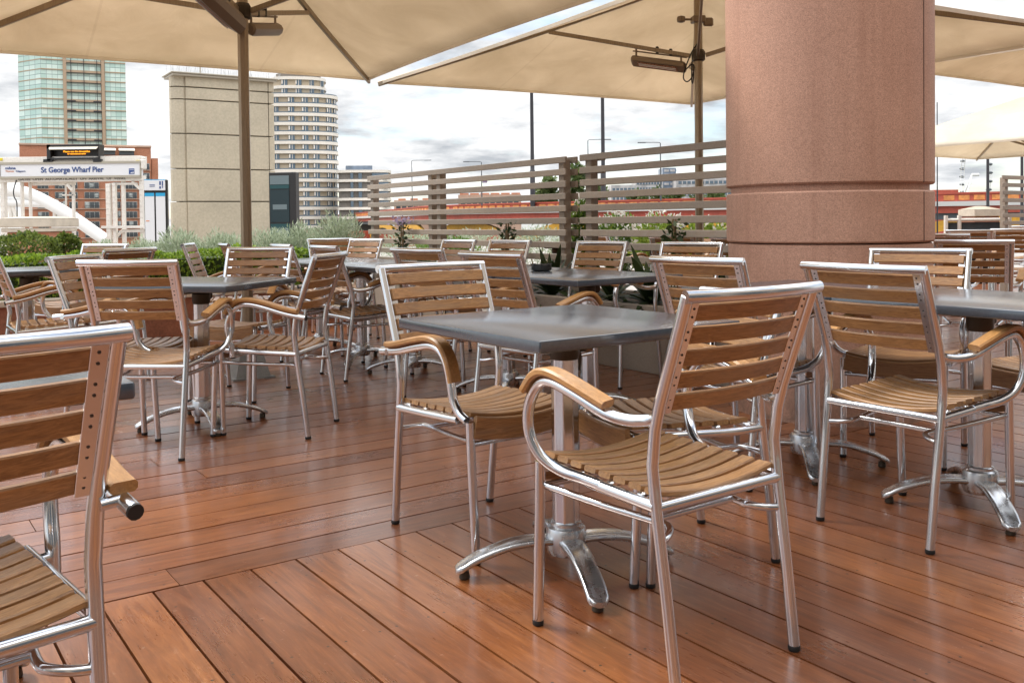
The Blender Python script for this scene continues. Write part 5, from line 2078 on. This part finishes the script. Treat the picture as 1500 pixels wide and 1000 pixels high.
def tree(label, u_, vtop, wpx, Y, zb_, n=3000, size=0.5, m_='leaf_tree'):
    p = at(u_, vtop, Y)
    rx = wpx * pxm(Y)
    hgt = p.z - zb_
    t = thing('tree', label, 'tree', (p.x, Y, zb_), 0, 'trees beyond the bridge')
    tk = MB()
    tk.tube([(0, 0, 0), (0.1, 0, hgt * 0.4), (0, 0.1, hgt * 0.75)], [rx * 0.09, rx * 0.07, rx * 0.03], 8)
    for k in range(5):
        a = 1.25 * k
        tk.tube([(0, 0, hgt * (0.35 + .06 * k)), (rx * .5 * math.cos(a), rx * .5 * math.sin(a), hgt * (.6 + .05 * k))], [rx * .04, rx * .015], 6)
    tk.build('trunk', 'bark', t, 40)
    b = MB()
    for k in range(11):
        a, q_ = random.uniform(0, 6.28), random.uniform(0.15, 0.68)
        zc_ = hgt * random.uniform(0.42, 0.86)
        leaves(b, n // 11, blob_sampler((rx * q_ * math.cos(a), rx * q_ * math.sin(a), zc_), (rx * .42, rx * .42, hgt * .17), 0.35), size, 1.6, 0.2, 0.7)
    b.build('crown', m_, t, 0)
    return t


tree('green tree just left of the gap between the fences, beyond the bridge', 800, 256, 20, 175, -1, 2600, 0.9)
tree('tallest green tree seen through the gap between the fences', 843, 243, 20, 170, -1, 3000, 0.9)
tree('green tree behind the thick dark column of the right fence', 880, 262, 13, 178, -1, 1800, 0.9)
for i, (u_, v_, w_) in enumerate(((935, 281, 16), (962, 276, 16), (990, 282, 16), (1020, 280, 16), (1050, 280, 17))):
    tree(('low far tree beyond the bridge, leftmost over the right fence', 'low far tree in front of the mesh like office block', 'low far tree below the grey blue tower', 'low far tree below the long office block', 'low far tree next to the parasol pole and the pillar')[i], u_, v_, w_, 230, 0, 900, 1.0)

# observation wheel
Yw = 1400.0
ow = thing('observation_wheel', 'big white observation wheel seen almost edge on in the far distance at the right', 'wheel', (bx_(1429, Yw), Yw, -5.0), R(90 - 9))
RW, zc_ = 60.0, 67.0
for nm, dy_ in (('rim', -2.4), ('rim', 2.4)):
    b = MB()
    b.tube([(RW * math.cos(a), dy_, zc_ + RW * math.sin(a)) for a in [2 * math.pi * k / 64 for k in range(65)]], 0.5, 6)
    b.build(nm, 'white_tube', ow, 40)
b = MB()
for k in range(64):
    a = 2 * math.pi * k / 64
    b.tube([(RW * math.cos(a), -2.4, zc_ + RW * math.sin(a)), (RW * math.cos(a), 2.4, zc_ + RW * math.sin(a))], 0.3, 4)
b.build('rim_struts', 'white_tube', ow, 40)
for k in range(32):
    a = 2 * math.pi * k / 32
    b = MB()
    c_ = Vector((0, 0, 0))
    b.tube([c_ + Vector((0, -4 + 0.8 * j, 0)) for j in range(11)], [0.6, 1.3, 1.7, 1.9, 2, 2, 2, 1.9, 1.7, 1.3, 0.6], 8)
    o = b.build('capsule', 'grey_steel', ow, 40, loc=((RW + 2.6) * math.cos(a), 0, zc_ + (RW + 2.6) * math.sin(a)))
b = MB()
b.tube([(0, -5, zc_), (0, 5, zc_)], 2.2, 12)
b.tube([(0, 4.5, zc_), (-18, 26, 0)], 1.4, 8)
b.tube([(0, 4.5, zc_), (18, 26, 0)], 1.4, 8)
b.build('axle_support', 'white_tube', ow, 40)

# ------------------------------------------------------------------ right hand terrace things
Yp = 14.0
pp_ = at(1447, 330, Yp)
sp_ = thing('stone_plinth', 'pale stone plinth with a pyramid cap at the right, before the dark lamp column', 'plinth', (pp_.x, Yp, -0.14))
k_ = pxm(Yp)
z1_, z0_ = at(1447, 307, Yp).z + 0.14, at(1447, 317, Yp).z + 0.14
b = MB()
b.box((0, 0.25, z0_ / 2), (36 * k_, 0.45, z0_), 0, 0.006)
b.build('shaft', 'brickwall', sp_, 30)
b = MB()
b.box((0, 0.25, (z0_ + z1_) / 2 + 0.002), (40 * k_, 0.52, z1_ - z0_), 0, 0.006)
w_ = 20 * k_
b.add([(-w_, -0.01, z1_ + 0.004), (w_, -0.01, z1_ + 0.004), (w_, 0.51, z1_ + 0.004), (-w_, 0.51, z1_ + 0.004), (-w_ * .2, 0.2, z1_ + 0.055), (w_ * .2, 0.2, z1_ + 0.055), (w_ * .2, 0.3, z1_ + 0.055), (-w_ * .2, 0.3, z1_ + 0.055)],
      [(0, 1, 5, 4), (1, 2, 6, 5), (2, 3, 7, 6), (3, 0, 4, 7), (4, 5, 6, 7)])
b.build('cap_stone', 'ledge', sp_, 30)

Yc = 12.0
cp_ = at(1432, 340, Yc)
bar = thing('cafe_barrier', 'charcoal canvas barrier with a pale top rail behind the far right chairs', 'barrier', (cp_.x, Yc, 0), R(-4))
k_ = pxm(Yc)
zt_ = at(1432, 322, Yc).z
b = MB()
n = 16
vs = []
for i in range(n + 1):
    x = (-44 + 88 * i / n) * k_
    wv_ = 0.012 * math.sin(i * 1.9)
    vs += [(x, wv_, 0.12), (x, wv_ * .4, zt_ - 0.03)]
b.add(vs, [(2 * i, 2 * i + 2, 2 * i + 3, 2 * i + 1) for i in range(n)])
o = b.build('canvas_panel', 'charcoal_cloth', bar, 40)
o.modifiers.new('t', 'SOLIDIFY').thickness = 0.006
b = MB()
b.tube([(-46 * k_, 0, zt_), (46 * k_, 0, zt_)], 0.022, 10)
b.build('top_rail', 'white_steel', bar, 40)
for x in (-45, -26, 45):
    b = MB()
    b.tube([(x * k_, 0.0, 0), (x * k_, 0.0, zt_ + 0.06)], 0.026, 10)
    b.lathe([(0.15, 0), (0.15, 0.012), (0.03, 0.02)], (x * k_, 0, 0), 18)
    b.build('post', 'white_steel', bar, 40)


# ------------------------------------------------------------------ unseen stone building added behind the camera to block light from that side
bb = thing('light_blocker_building', 'unseen stone building with tall dark windows, added behind the deck to block light', 'building', st(3.0, -4.0), DECK)
b = MB()
b.box((0, 0, 4.0), (34, 0.5, 8.4), 0, 0.02)
b.build('wall', 'planter', bb, 30)
for k in range(9):
    b = MB()
    b.box((-14.4 + 3.6 * k, 0.27, 1.75), (2.7, 0.06, 3.1), 0, 0.01)
    w_ = b.build('window', 'glass_dark', bb, 30)
    b = MB()
    b.box((-14.4 + 3.6 * k, 0.325, 2.5), (2.7, 0.05, 0.07), 0, 0.005)
    for dx_ in (-1.35, 0, 1.35):
        b.box((-14.4 + 3.6 * k + dx_, 0.32, 1.75), (0.07, 0.06, 3.15), 0, 0.005)
    b.build('frame', 'dark_steel', w_, 30)
